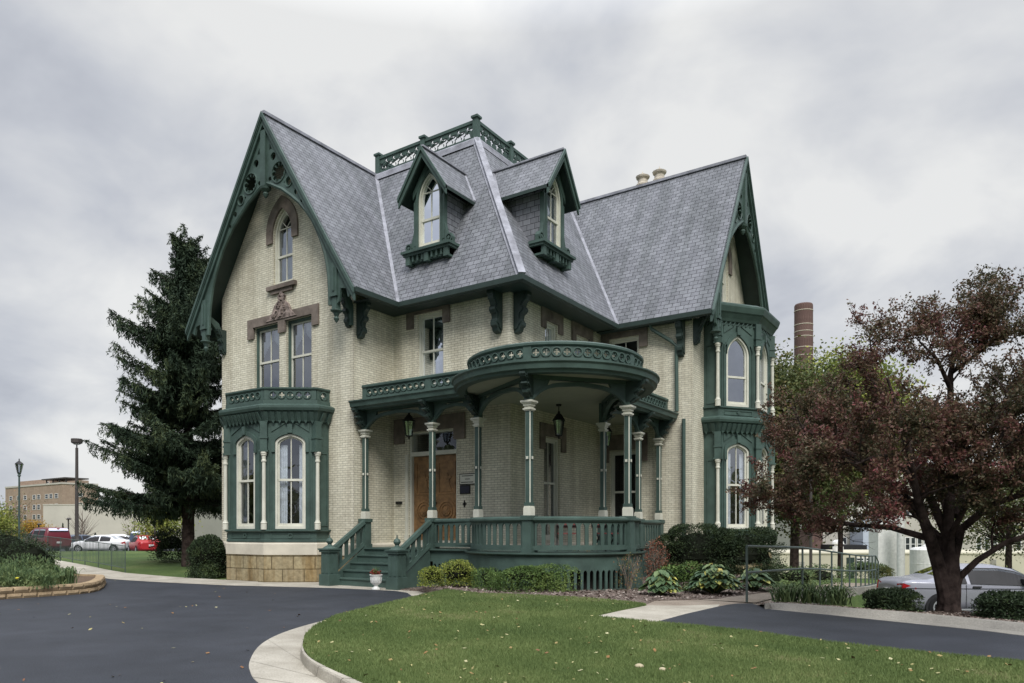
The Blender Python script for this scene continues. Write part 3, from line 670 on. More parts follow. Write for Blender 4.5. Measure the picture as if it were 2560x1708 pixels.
    if not up:
        mb = MB()
        for i, (F, Ln) in enumerate(facets):
            n = {0: 1, 4: 1}.get(i, 5 if i != 2 else 6); e = 0.06 if i in (0, 4) else 0.17
            e0 = e1 = 0.13 if i in (1, 2, 3) else 0.08
            pierced(mb, F, e0, Ln-e1, 5.25, 5.52, n)
            mb.fbox(F, 0.0, e0, 5.25, 5.52, -0.04, 0.03); mb.fbox(F, Ln-e1, Ln, 5.25, 5.52, -0.04, 0.03)
        mb.sweep(W, [(-0.05, 5.522), (0.04, 5.522), (0.07, 5.56), (0.07, 5.60), (-0.05, 5.62)])
        mb.build('balustrade', 'green', body)
bay(GA, False); bay(GC, True)
# ================================================================ PORCH (a part of the house)
PC = (1.9, -0.85); PR = 2.02
def arcpts(r, a0, a1, n): return [(PC[0]+r*cos(radians(a0+(a1-a0)*i/n)), PC[1]+r*sin(radians(a0+(a1-a0)*i/n))) for i in range(n+1)]
def run(yoff, r, xoff, x0, y1, n=36):
    """porch outline: straight from the left, round the pavilion, straight to the right wing"""
    a0 = 180+math.degrees(math.asin((PC[1]-yoff)/r)); a1 = 360+math.degrees(math.acos((xoff-PC[0])/r))
    return [(x0, yoff)]+arcpts(r, a0, a1, n)+[(xoff, y1)]
floor = run(-1.52, 2.2, 2.38, -4.27, 5.41); flo = run(-1.47, 2.15, 2.33, -4.27, 5.41)
mb = MB(); tri = tessellate_polygon([[Vector((x, y, 0)) for x, y in floor+[(0.0, 5.41), (0.0, 0.0), (-4.27, 0.0)]]])
pts = floor+[(0.0, 5.41), (0.0, 0.0), (-4.27, 0.0)]
mb.add([(x, y, 1.0) for x, y in pts], [tuple(t) for t in tri])
mb.sweep(floor, [(-0.1, 0.93), (0.0, 0.93), (0.03, 0.96), (0.03, 1.0), (-0.1, 1.0)]); mb.sweep([(-1.6, -1.47)]+flo[1:], [(-0.05, 0.66), (0.0, 0.66), (0.0, 0.925), (-0.05, 0.925)])
porch = mb.build('porch', 'green', house)
# skirt of sawn boards under the floor
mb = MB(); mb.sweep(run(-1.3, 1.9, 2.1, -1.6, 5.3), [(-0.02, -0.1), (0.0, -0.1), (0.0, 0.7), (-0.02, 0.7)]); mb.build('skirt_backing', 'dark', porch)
def slats(mb, F, s0, s1, z0, z1, pitch, wfrac=0.58, rise=0.07, t=0.02, base=0.0):
    n = max(1, int(round((s1-s0)/pitch))); cw = (s1-s0)/n
    for i in range(n):
        c = s0+(i+0.5)*cw; h = cw*wfrac/2
        mb.plate(F, [rect(c-cw/2, c+cw/2, z0, z1), lancet(c-h, c+h, z0+0.06, z1-0.05, rise, 4)], -t, t)
def straight(p, q): return frame2(p, q)
ang = lambda x, y: math.degrees(atan2(y-PC[1], x-PC[0]))
A3, A4, A5, A6 = -165.8, -75.8, -2.7, 81.9
def arc_seg(r, a0, a1): return arcframe(PC[0], PC[1], r, radians(a0)), r*radians(a1-a0)
mb = MB(); F, Ln = straight((-1.62, -1.46), (-0.16, -1.46)); slats(mb, F, 0.12, Ln, 0.12, 0.66, 0.15)
for a0, a1 in ((A3+1, A4), (A4, A5), (A5, A6)):
    F, Ln = arc_seg(2.13, a0, a1); slats(mb, F, 0.16, Ln-0.16, 0.12, 0.66, 0.15)
    mb.fbox(F, -0.0, 0.16, 0.1, 0.66, -0.03, 0.03); mb.fbox(F, Ln-0.16, Ln, 0.1, 0.66, -0.03, 0.03)
F, Ln = straight((2.33, 1.3), (2.33, 5.4)); slats(mb, F, 0.1, Ln, 0.12, 0.66, 0.15)
mb.sweep(run(-1.46, 2.14, 2.32, -1.6, 5.4), [(-0.03, 0.02), (0.04, 0.02), (0.04, 0.14), (-0.03, 0.14)])
mb.build('skirt', 'green', porch)
# columns
c4 = (PC[0]+PR*cos(radians(A4)), PC[1]+PR*sin(radians(A4))); c5 = (PC[0]+PR*cos(radians(A5)), PC[1]+PR*sin(radians(A5)))
cols = [(-4.1, -1.38), (-1.6, -1.38), (-0.07, -1.38), c4, c5, (2.2, 1.2), (2.2, 3.5), (2.15, 5.15)]
def column(x, y):
    mb = MB(); h = 0.07
    def bx(w, z0, z1, m): mb.box(x-w, y-w, z0, x+w, y+w, z1, m)
    bx(0.115, 0.99, 1.72, 0); bx(0.14, 0.99, 1.1, 0); bx(0.145, 1.72, 1.82, 0)
    bx(0.095, 1.821, 2.0, 1); bx(0.085, 2.0, 2.03, 1)
    cf = 0.016; oc = [(h-cf, -h), (h, -h+cf), (h, h-cf), (h-cf, h), (-h+cf, h), (-h, h-cf), (-h, -h+cf), (-h+cf, -h)]
    for i in range(8): (a0_, b0_), (a1_, b1_) = oc[i], oc[(i+1) % 8]; mb.add([(x+a0_, y+b0_, 2.03), (x+a1_, y+b1_, 2.03), (x+a1_, y+b1_, 4.14), (x+a0_, y+b0_, 4.14)], [(0, 1, 2, 3)], 1 if i % 2 == 0 else 0)
    bx(h+0.012, 2.03, 2.11, 0)
    for sx, sy in ((1, 0), (-1, 0), (0, 1), (0, -1)):
        F = frame(x+sx*h, y+sy*h, {(1, 0): 90, (-1, 0): 270, (0, 1): 180, (0, -1): 0}[(sx, sy)]); mb.plate(F, [circ(0, 3.10, 0.055, 12)], 0.0, 0.012, 0); mb.plate(F, [foil(4, 0, 3.10, 0.04, pi/4, 16, 0.6)], 0.0, 0.022, 1)
    for w, z0, z1 in ((0.085, 4.14, 4.165), (0.105, 4.166, 4.20), (0.078, 4.2, 4.25), (0.1, 4.25, 4.30), (0.125, 4.3, 4.325), (0.145, 4.326, 4.37)): bx(w, z0, z1, 1)
    bx(0.085, 4.371, 4.9, 0)
    return mb.build('column', ['green', 'cream'], porch)
for x, y in cols: column(x, y)
# arched ribs between the columns
def rib(p, q, zs=4.40, za=4.76, ends=(1, 1)):
    F, Ln = frame2(p, q); mb = MB(); c = Ln/2; up = []; lo = []
    for i in range(25):
        t = i/24; s = 0.08+(Ln-0.16)*t; u = abs(2*t-1)
        z = za-(za-zs)*(0.25*u+0.75*(max(0, (u-0.35)/0.65))**2.6)
        lo.append((s, z)); up.append((s, min(z+0.09+0.0*u, 4.9)))
    mb.plate(F, [lo+up[::-1]], -0.05, 0.05)
    for sg in (0, 1):
        e = [(0.08, 4.42), (0.08, 4.9), (0.5, 4.9), (0.42, 4.72), (0.3, 4.6), (0.2, 4.5)]
        mb.plate(F, [[(s if not sg else Ln-s, z) for s, z in (e if not sg else e[::-1])]], -0.03, 0.03)
    mb.fbox(F, 0.06, Ln-0.06, 4.86, 4.96, -0.06, 0.06)
    mb.build('arch_rib', 'green', porch)
for i in range(7): rib(cols[i], cols[i+1])
for i, (x, y) in enumerate(cols):       # outward scroll brackets carrying the cornice
    if i in (3, 4): a = ang(x, y)+90
    elif i < 3: a = 0
    else: a = 90
    F = frame(x, y, a); b = bracket(F, porch, 0, 4.93, 0.5, 0.5, 0.13, 'cornice_bracket')
# cornice, roof, ceiling
eave = run(-1.85, 2.5, 2.65, -4.24, 5.41)
mb = MB(); mb.sweep(eave, [(-0.35, 4.97), (-0.28, 4.9), (-0.08, 4.9), (-0.06, 4.95), (0.0, 4.98), (0.02, 5.08), (0.06, 5.12), (0.06, 5.15), (-0.3, 5.22), (-0.35, 5.2)]); 
mb.build('cornice', 'green', porch)
inn = run(-1.52, 2.17, 2.32, -4.26, 5.41); ip = inn+[(0.0, 5.41), (0.0, 0.0), (-4.26, 0.0)]; tri = tessellate_polygon([[Vector((x, y, 0)) for x, y in ip]])
mb = MB(); mb.add([(x, y, 4.95) for x, y in ip], [tuple(t) for t in tri]); mb.build('porch_ceiling', 'ceil', porch)
ep = run(-1.62, 2.27, 2.42, -4.25, 5.41)+[(0.0, 5.41), (0.0, 0.0), (-4.25, 0.0)]; tri = tessellate_polygon([[Vector((x, y, 0)) for x, y in ep]])
mb = MB(); mb.add([(x, y, 5.19) for x, y in ep], [tuple(t) for t in tri]); mb.build('porch_roof', 'tin', porch)
# upper balustrade
mb = MB(); B0 = -1.46
def post(F, s, z0=5.2, z1=5.6, w=0.07): mb.fbox(F, s-w, s+w, z0, z1, -0.045, 0.045)
path = run(B0, 2.1, 2.3, -4.1, 5.41)
F, Ln = frame2(path[0], path[1]); nn = 18
post(F, 0.08, w=0.08); pierced(mb, F, 0.16, 2.35, 5.28, 5.54, 10); post(F, 2.45, w=0.1); pierced(mb, F, 2.55, Ln-0.1, 5.28, 5.54, max(4, int((Ln-2.65)/0.22)))
a0 = 180+math.degrees(math.asin((PC[1]-B0)/2.1)); a1 = 360+math.degrees(math.acos((2.3-PC[0])/2.1))
cuts = [a0+2, 284, 357, a1-2]
for i in range(3):
    F, L2 = arc_seg(2.1, cuts[i]+(2 if i else 0), cuts[i+1]-2); n = int(round(L2/0.222)); pierced(mb, F, 0, L2, 5.28, 5.54, n)
for a in cuts[1:3]:
    F, _ = arc_seg(2.1, a, a+1); post(F, 0, w=0.09)
F, Ln = frame2(path[-2], path[-1]); pierced(mb, F, 0.1, Ln-0.15, 5.28, 5.54, int(Ln/0.22)); post(F, Ln-0.08, w=0.08)
mb.sweep(path, [(-0.05, 5.542), (0.04, 5.542), (0.075, 5.57), (0.075, 5.62), (0.03, 5.65), (-0.05, 5.65)]); mb.sweep(path, [(-0.04, 5.17), (0.05, 5.17), (0.05, 5.278), (-0.04, 5.278)])
mb.build('roof_balustrade', 'green', porch)
# lower balustrade
mb = MB(); F, Ln = straight((-1.6, -1.40), (-0.07, -1.40)); slats(mb, F, 0.12, Ln-0.1, 1.1, 1.7, 0.19, 0.54, 0.1)
for a0, a1 in ((A3, A4), (A4, A5), (A5, A6)):
    F, Ln = arc_seg(PR+0.02, a0, a1); slats(mb, F, 0.14, Ln-0.14, 1.1, 1.7, 0.195, 0.54, 0.1)
F, Ln = straight((2.22, 1.25), (2.22, 5.15)); slats(mb, F, 0.1, Ln-0.1, 1.1, 1.7, 0.19, 0.54, 0.1)
pth = [(-1.6, -1.40)]+arcpts(PR+0.02, A3+360*0, A6, 40)+[(2.22, 5.3)]
mb.sweep(pth, [(-0.06, 1.68), (0.05, 1.68), (0.08, 1.72), (0.08, 1.76), (0.0, 1.8), (-0.08, 1.76), (-0.08, 1.72)]); mb.sweep(pth, [(-0.035, 1.05), (0.045, 1.05), (0.045, 1.14), (-0.035, 1.14)])
mb.build('balustrade', 'green', porch)
# front steps
mb = MB(); X0, X1 = -4.0, -1.62
for i in range(1, 5):
    z = 1.0-0.2*i; y = -1.52-0.27*i
    mb.box(X0, y-0.02, z-0.035, X1, y+0.27, z); mb.box(X0+0.01, y+0.01, z-0.2 if i < 4 else -0.02, X1-0.01, y+0.04, z-0.036)
mb.box(X0, -1.50, 0.8, X1, -1.47, 0.93)
for x in (X0-0.05, X1+0.0):
    mb.add([(x+a, y, z) for a in (0, 0.05) for y, z in ((-1.5, 0.0), (-2.66, 0.0), (-2.66, 0.22), (-1.5, 1.0))], [(0, 1, 2, 3), (4, 7, 6, 5), (0, 4, 5, 1), (1, 5, 6, 2), (2, 6, 7, 3), (3, 7, 4, 0)])
steps = mb.build('steps', 'green', porch)
for x in (-4.04, -1.58):
    mb = MB(); y0, y1 = -1.5, -2.62; Lx = y0-y1; SL = 0.72/Lx
    Fs = lambda s, z, d, x=x: (x+d, y0-s, z-SL*s)
    slats(mb, Fs, 0.0, Lx, 1.12, 1.68, 0.21, 0.5, 0.1); 
    for z0_, z1_, w_ in ((1.68, 1.79, 0.075), (1.05, 1.14, 0.04)):
        mb.add([Fs(s, z, d) for s in (0, Lx) for z, d in ((z0_, -w_), (z0_, w_), (z1_, w_*0.7), (z1_, -w_*0.7))], [(0, 1, 2, 3), (7, 6, 5, 4), (0, 4, 5, 1), (1, 5, 6, 2), (2, 6, 7, 3), (3, 7, 4, 0)])
    mb.build('stair_rail', 'green', porch)
    mb = MB(); xn, yn = x, -2.78
    mb.box(xn-0.2, yn-0.2, -0.05, xn+0.2, yn+0.2, 0.3); mb.box(xn-0.16, yn-0.16, 0.3, xn+0.16, yn+0.16, 0.9); mb.box(xn-0.2, yn-0.2, 0.9, xn+0.2, yn+0.2, 0.96); mb.box(xn-0.225, yn-0.225, 0.96, xn+0.225, yn+0.225, 1.0)
    for sx, sy in ((1, 0), (-1, 0), (0, 1), (0, -1)):
        for o in (-0.08, 0.08):
            mb.box(xn+sx*0.16-(0.03 if sy else 0.012)+(o if sy else 0), yn+sy*0.16-(0.03 if sx else 0.012)+(o if sx else 0), 0.34, xn+sx*0.16+(0.03 if sy else 0.012)+(o if sy else 0), yn+sy*0.16+(0.03 if sx else 0.012)+(o if sx else 0), 0.86)
    mb.lathe((xn, yn, 1.0), [(0.2, 0), (0.15, 0.04), (0.06, 0.09), (0.05, 0.12), (0.085, 0.16), (0.095, 0.2), (0.07, 0.26), (0.02, 0.29), (0.015, 0.36), (0, 0.38)], 14)
    mb.build('newel_post', 'green', porch)

# ---- things on and around the porch
def lantern(x, y, zt, zb, label):
    o = empty('hanging_lantern', (x, y, zt), label, 'lantern', 'lanterns hanging in the porch'); h = zt-zb
    mb = MB(); mb.lathe((0, 0, -0.05), [(0.08, 0.05), (0.07, 0.0), (0.02, 0)], 10); mb.tube([(0, 0, -0.04), (0, 0, -h+0.75)], 0.012, 6); mb.build('hanging_rod', 'black', o)
    mb = MB(); mb.lathe((0, 0, -h), [(0.02, 0), (0.03, 0.06), (0.1, 0.08), (0.1, 0.1)], 8); mb.lathe((0, 0, -h+0.5), [(0.19, 0), (0.17, 0.04), (0.08, 0.17), (0.04, 0.2), (0.02, 0.27)], 8)
    for k in range(6):
        a = pi*k/3; mb.tube([(0.1*cos(a), 0.1*sin(a), -h+0.1), (0.17*cos(a), 0.17*sin(a), -h+0.5)], 0.01, 4)
    mb.build('lantern_cage', 'black', o)
    mb = MB(); mb.lathe((0, 0, -h), [(0.095, 0.1), (0.16, 0.5)], 8); mb.build('lantern_glass', 'glass_up', o)
lantern(1.0, 0.9, 4.95, 4.0, 'black lantern on a long rod, the nearer one, before the tall porch window')
lantern(1.35, 3.1, 4.95, 3.9, 'black lantern on a rod, the farther one, left of the dark storm door')
lantern(-3.0, -0.75, 4.95, 4.1, 'black lantern hanging over the carved oak double door')
def sign(F, s0, s1, z0, z1, lines, label, back, ink, name='wall_plaque'):
    mb = MB(); mb.fbox(F, s0, s1, z0, z1, 0.0, 0.03, 1); mb.fbox(F, s0+0.025, s1-0.025, z0+0.025, z1-0.025, 0.028, 0.036, 0)
    for zc, a, b in lines:
        s = a
        while s < b-0.01:
            wl = random.uniform(0.012, 0.022); mb.fbox(F, s, s+wl, zc-0.013, zc+0.013, 0.034, 0.038, 2); s += wl+0.006
    return tag(mb.build(name, [back, 'black', ink], loc=F((s0+s1)/2, z0, 0)), label, 'plaque')
M['navy'] = plain('navy_enamel', (0.012, 0.012, 0.03), 0.3, 0.5)
sign(FD, 2.55, 3.12, 2.78, 3.1, [(3.03, 2.64, 3.04), (2.94, 2.76, 2.92), (2.85, 2.61, 3.05)], 'white plaque with three dark lines of writing and a black border beside the oak door', 'cream', 'black')
sign(FD, 2.56, 2.92, 2.52, 2.77, [], 'dark navy plaque fixed right under the white plaque with writing', 'navy', 'black')
mb = MB(); mb.fbox(FD, 0.14, 0.34, 2.28, 2.36, 0, 0.08); tag(mb.build('letter_box', 'black', loc=FD(0.24, 2.28, 0)), 'small black letter box on the brick left of the oak door', 'letter box')
mb = MB(); mb.plate(FD, [foil(4, 2.72, 2.24, 0.06, 0, 24)], 0, 0.03); mb.fbox(FD, 2.71, 2.73, 2.14, 2.34, 0, 0.03); tag(mb.build('door_bell', 'black', loc=FD(2.72, 2.14, 0)), 'small black bell pull under the plaques beside the oak door', 'door bell')
# flower urn
M['white'] = plain('white_plaster', (0.68, 0.68, 0.66), 0.6, var=0.08, scale=6)
urn = empty('flower_urn', (-1.98, -3.12, 0.0), 'white footed urn with spiky green and red flowers in front of the right newel post', 'urn')
mb = MB(); mb.lathe((0, 0, 0), [(0.0, 0), (0.13, 0), (0.13, 0.04), (0.09, 0.06), (0.055, 0.11), (0.07, 0.14), (0.13, 0.2), (0.16, 0.28), (0.17, 0.38), (0.18, 0.42), (0.2, 0.44), (0.2, 0.46), (0.17, 0.46), (0.15, 0.42), (0, 0.42)], 24)
for k in range(12):
    a = 2*pi*k/12; mb.tube([(0.08*cos(a), 0.08*sin(a), 0.14), (0.15*cos(a), 0.15*sin(a), 0.22), (0.178*cos(a), 0.178*sin(a), 0.38)], [0.01, 0.014, 0.01], 5)
mb.build('urn_bowl', 'white', urn)
M['redleaf'] = island('red_coleus', [(0, (0.25, 0.03, 0.02)), (0.5, (0.12, 0.02, 0.02)), (1, (0.08, 0.09, 0.02))])
M['blade'] = island('spiky_leaf', [(0, (0.05, 0.09, 0.03)), (1, (0.10, 0.16, 0.06))])
c = rng.normal(size=(220, 3))*[0.08, 0.08, 0.05]+[0, 0, 0.5]; meshfast('red_foliage', leaf_quads(c, 0.06, 0.7), 220, 4, 'redleaf', urn)
mb = MB()
for k in range(22):
    a = random.uniform(0, 2*pi); t = random.uniform(0.02, 0.16); h = random.uniform(0.2, 0.34); mb.tube([(0, 0, 0.43), (t*0.4*cos(a), t*0.4*sin(a), 0.43+h*0.6), (t*cos(a), t*sin(a), 0.43+h)], [0.008, 0.006, 0.001], 4)
mb.build('spiky_foliage', 'blade', urn)
urn.scale = (0.82, 0.82, 0.82)
# wooden chairs behind the porch rail
def porch_chair(x, y, rz, label):
    o = empty('porch_chair', (x, y, 1.0), label, 'chair', 'dark chairs on the porch', rz)
    mb = MB()
    for sy in (-0.25, 0.25):
        mb.bar((-0.25, sy, 0), (0.25, sy, 0.62), 0.03, 0.03); mb.bar((0.25, sy, 0), (-0.25, sy, 0.62), 0.03, 0.03)
    mb.bar((-0.22, -0.25, 0.6), (-0.22, 0.25, 0.6), 0.03, 0.03); mb.build('crossed_legs', 'black', o)
    mb = MB(); mb.box(-0.22, -0.24, 0.4, 0.22, 0.24, 0.43); mb.build('seat', 'chairred', o)
    mb = MB(); mb.box(-0.28, -0.24, 0.55, -0.25, 0.24, 0.8); mb.build('backrest', 'chairred', o)
M['chairred'] = plain('dull_red_canvas', (0.16, 0.05, 0.045), 0.8)
porch_chair(2.55, -1.35, radians(-60), 'dark folding chair with red seat behind the porch rail, left of the pair'); porch_chair(3.2, -0.6, radians(-20), 'dark folding chair with red seat behind the porch rail, right of the pair')
# ================================================================ GROUND
yw = radians(YAW); FW = (-sin(yw), cos(yw)); RT = (cos(yw), sin(yw))
def cam2(r, d): return (CX+RT[0]*r+FW[0]*d, CY+RT[1]*r+FW[1]*d)      # lateral / depth measured from the standpoint
def rd(x, y): x -= CX; y -= CY; return x*RT[0]+y*RT[1], x*FW[0]+y*FW[1]
def gz(r, d):
    z = 0.0; q = r/max(d, 1.0) if d > 0 else 0
    if q < -0.28: z += smooth((-0.28-q)/0.1)*(0.5*smooth((d-22)/14)-0.85*smooth((d-36)/9))
    if q > 0.28:
        w_ = smooth((q-0.28)/0.06); zr = -0.5*smooth((d-14)/14)-2.25*smooth((d-28)/32); s = (r-4.5)*0.821-(d-13.9)*0.571
        k = smooth((s-0.05)/0.25)*smooth((d-12.3)/2.4); lot = -0.85-1.9*smooth((d-30)/30)
        z += w_*(zr*(1-k)+min(zr, lot)*k)
    return z
def hz(x, y): return 0.10+0.11*math.exp(-((x-2.5)**2+(y+5.0)**2)/18.0)
def gxy(x, y): return gz(*rd(x, y))
def px(u, v, f=0.0):
    """photograph pixel -> plan point where that sight line meets the ground surface f"""
    z = f if not callable(f) else 0.0
    for _ in range(12):
        d = FPX*(EYE-z)/max(v-V0, 0.5); r = (u-1280)/FPX*d; x, y = cam2(r, d)
        if not callable(f): break
        z = 0.5*z+0.5*f(x, y)
    return x, y
def at(u, d, z=None):
    x, y = cam2((u-1280)/FPX*d, d); return (x, y, gxy(x, y) if z is None else z)
M['grass'], _nt, _b = base_mat('grass', 0.9, 0.1)
_tc = nd(_nt, 'ShaderNodeTexCoord'); _v = _tc.outputs['Object']
_c = ramp(_nt, noise(_nt, _v, 0.55, 6, 0.6), [(0.3, (0.065, 0.105, 0.038)), (0.5, (0.092, 0.138, 0.046)), (0.7, (0.135, 0.165, 0.062))])
_c = mul(_nt, _c, ramp(_nt, noise(_nt, _v, 30, 3), [(0.3, (0.6,)*3), (0.7, (1.25,)*3)])); _nt.links.new(_c, _b.inputs['Base Color']); bump(_nt, _b, noise(_nt, _v, 60, 2), 0.8, 0.03)
def ground_mat(name, c0, c1, sc, rough=0.9, fine=80, fb=0.4, spec=0.2, speck=None, patch=None):
    m, nt, b = base_mat(name, rough, spec); v = nd(nt, 'ShaderNodeTexCoord').outputs['Object']
    c = ramp(nt, noise(nt, v, sc, 6, 0.6), [(0.32, c0), (0.68, c1)])
    c = mul(nt, c, ramp(nt, noise(nt, v, fine, 2, 0.7), [(0.35, (1-fb,)*3), (0.65, (1+fb*0.6,)*3)]))
    if patch: c = mul(nt, c, ramp(nt, noise(nt, v, patch, 3, 0.5), [(0.35, (0.86,)*3), (0.6, (1.06,)*3)]))
    nt.links.new(c, b.inputs['Base Color']); bump(nt, b, noise(nt, v, fine, 2), 0.35, 0.01); return m
M['asphalt'] = ground_mat('asphalt', (0.022, 0.0255, 0.033), (0.036, 0.040, 0.050), 0.5, 0.7, 60, 0.42, 0.3, patch=1.7)
M['concrete'] = ground_mat('concrete', (0.30, 0.275, 0.225), (0.45, 0.42, 0.355), 1.6, 0.85, 50, 0.18, patch=0.35)
M['aggregate'] = ground_mat('exposed_aggregate', (0.23, 0.19, 0.15), (0.31, 0.265, 0.215), 1.5, 0.9, 70, 0.4)
M['mulch'] = ground_mat('bark_mulch', (0.12, 0.092, 0.075), (0.21, 0.17, 0.145), 3, 0.95, 35, 0.7)
M['soil'] = ground_mat('soil', (0.10, 0.07, 0.045), (0.16, 0.11, 0.075), 3, 0.95, 35, 0.5)
M['kerb'] = ground_mat('kerb_concrete', (0.21, 0.20, 0.18), (0.32, 0.305, 0.27), 1.2, 0.88, 45, 0.15, patch=0.4)

angs = np.radians(np.concatenate([np.arange(-180, -44, 6), np.arange(-44, 14, 1.0), np.arange(14, 32, 0.3), np.arange(32, 50, 1.0), np.arange(50, 180.1, 5.0)]))
rads = np.concatenate([[0.01, 3, 6, 9, 12], np.arange(13, 34, 0.4), np.arange(34, 90, 2.5), np.geomspace(90, 1500, 14)])
vs = []; na = len(angs)
for R_ in rads:
    for a in angs:
        r, d = R_*sin(a), R_*cos(a); x, y = cam2(r, d); vs.append((x, y, gz(r, d)-0.035))
mb = MB(); mb.add(vs, [(i*na+j, i*na+j+1, (i+1)*na+j+1, (i+1)*na+j) for i in range(len(rads)-1) for j in range(na-1)])
tag(mb.build('ground', 'grass', recalc=False), kind='structure')
def sheet(name, pts, mat, zf, sub=None, skirt=0.0):
    from mathutils.geometry import delaunay_2d_cdt
    P = [Vector(p) for p in pts]; n = len(P); E_ = [(i, (i+1) % n) for i in range(n)]
    if sub:
        xs = [p.x for p in P]; ys = [p.y for p in P]
        P += [Vector((a, b)) for a in np.arange(min(xs), max(xs), sub) for b in np.arange(min(ys), max(ys), sub)]
    r = delaunay_2d_cdt(P, [], [list(range(n))], 1, 1e-5)
    mb = MB(); mb.add([(p.x, p.y, zf(p.x, p.y) if callable(zf) else zf) for p in r[0]], [tuple(f) for f in r[2]])
    if skirt:
        Z_ = [zf(*p) if callable(zf) else zf for p in pts]; k = len(pts)
        mb.add([(p[0], p[1], z) for p, z in zip(pts, Z_)]+[(p[0], p[1], z-skirt) for p, z in zip(pts, Z_)], [(i, (i+1) % k, k+(i+1) % k, k+i) for i in range(k)])
    return tag(mb.build(name, mat, recalc=False), kind='structure')
# left drive
drive = [(187, 1432), (263, 1446), (398, 1455), (600, 1464), (840, 1470.5), (985, 1477), (1018, 1482), (1033, 1492), (1025, 1507), (960, 1524), (905, 1536), (845, 1548), (763, 1570), (700, 1593), (655, 1620), (632, 1653), (634, 1681), (656, 1708), (770, 1790), (1010, 2000)]
dp = [px(u, v) for u, v in drive]+[cam2(2.0, -3), cam2(-14, -3), cam2(-30, 2), cam2(-40, 16), px(-300, 1440), px(60, 1426)]
sheet('drive', dp, 'asphalt', 0.0)
apron = [(560, 1449), (640, 1450), (806, 1450), (1040, 1462), (1085, 1466), (1165, 1483), (1150, 1492), (1030, 1512), (985, 1500), (840, 1476), (600, 1468), (520, 1462)]
sheet('apron', [px(u, v) for u, v in apron], 'concrete', -0.004)
# path on the left, rising to the lawn
up_ = [(40, 1390), (116, 1396), (151, 1402), (212, 1413), (267, 1424.5), (314, 1432.5), (398, 1440), (459, 1444.5), (566, 1450.5), (645, 1453)]
dn_ = [(40, 1425), (120, 1427), (187, 1433), (232, 1441), (275, 1448), (330, 1452), (398, 1456), (459, 1459), (566, 1464), (645, 1466)]
mb = MB(); A_ = [px(u, v, gxy) for u, v in up_]; B_ = [px(u, v, gxy) for u, v in dn_]
mb.add([(x, y, gxy(x, y)+0.006) for x, y in A_+B_], [(i, i+1, len(A_)+i+1, len(A_)+i) for i in range(len(A_)-1)]); tag(mb.build('path', 'concrete', recalc=False), kind='structure')
# kerb and gutter round the lawn
back = [(1300, 1860), (1085, 1785), (908, 1708), (872, 1692), (818, 1668), (774, 1643), (758, 1619), (761, 1594), (785, 1570), (840, 1546), (916, 1530), (1025, 1507), (1117, 1485)]
gut = [(1000, 2000), (760, 1790), (649, 1708), (627, 1681), (624.5, 1651), (649, 1613), (695, 1586), (763, 1563), (845, 1543), (905, 1532), (960, 1521), (1025, 1508), (1110, 1487)]
bk = [px(u, v, 0.12) for u, v in back]; gt = [px(u, v, 0.01) for u, v in gut]
def catmull(P, n=6):
    out = []
    for i in range(len(P)-1):
        p0, p1, p2, p3 = [Vector(P[max(0, min(len(P)-1, j))]) for j in (i-1, i, i+1, i+2)]
        for k in range(n):
            t = k/n; out.append(tuple(0.5*((2*p1)+(p2-p0)*t+(2*p0-5*p1+4*p2-p3)*t*t+(3*p1-p0-3*p2+p3)*t**3)))
    return out+[tuple(P[-1])]
bkc = catmull(bk); gtc = catmull(gt); n = len(bkc); mb = MB(); vs = []
for b_, g_ in zip(bkc, gtc):
    b_ = Vector(b_); g_ = Vector(g_); q = g_-b_; Lq = q.length; q.normalize(); f = min(0.2, Lq*0.5)
    for o, z in ((-0.03, 0.05), (0.0, 0.12), (min(0.13, f*0.7), 0.115), (min(0.155, f*0.8), 0.10), (min(0.19, f), 0.0), (min(0.24, f*1.2), -0.005), (Lq, 0.006), (Lq+0.02, -0.03)):
        p = b_+q*o; vs.append((p.x, p.y, z))
mb.add(vs, [(i*8+j, i*8+j+1, (i+1)*8+j+1, (i+1)*8+j) for i in range(n-1) for j in range(7)]); 
M['joint'] = plain('kerb_joint', (0.09, 0.08, 0.065), 0.95)  # own dark colour of the thin joint lines across the kerb
for i in range(6, n-2, 9):
    for j in range(0, 7):
        a, b_ = Vector(vs[i*8+j]), Vector(vs[i*8+j+1]); t = (Vector(vs[(i+1)*8+j])-a).normalized()*0.006; u_ = Vector((0, 0, 0.002)); mb.add([a-t+u_, a+t+u_, b_+t+u_, b_-t+u_], [(0, 1, 2, 3)], 1)
kb = mb.build('kerb', ['concrete', 'joint'], smooth=False); tag(kb, kind='structure')
# right drive, apron, walk, bed
rdr = [(1633, 1556), (1715, 1534), (1790, 1517), (1820, 1511), (1847, 1508), (1880, 1508), (1893, 1512), (1920, 1522), (2009, 1531), (2114, 1540), (2308, 1559), (2558, 1586), (3000, 1640), (3600, 1800), (3200, 1850), (2558, 1700), (2278, 1650), (2069, 1625), (1873, 1596), (1750, 1580)]
sheet('drive', [px(u, v, hz) for u, v in rdr], 'asphalt', lambda x, y: hz(x, y)-0.004, 0.6)
wap = [(1470, 1542), (1545, 1524), (1614, 1512), (1700, 1513), (1800, 1510), (1790, 1520), (1715, 1537), (1640, 1575), (1560, 1575)]
sheet('apron', [px(u, v, hz) for u, v in wap], 'concrete', lambda x, y: hz(x, y)-0.008, 0.5)
wlk = [(1570, 1509), (1636, 1499.5), (1704, 1497), (1792, 1495), (1873, 1483.5), (1944, 1476), (1985, 1472), (2010, 1500), (1935, 1516), (1890, 1516), (1800, 1530), (1700, 1530), (1600, 1520)]
sheet('walk', [px(u, v, hz) for u, v in wlk], 'aggregate', lambda x, y: hz(x, y)-0.012, 0.5)
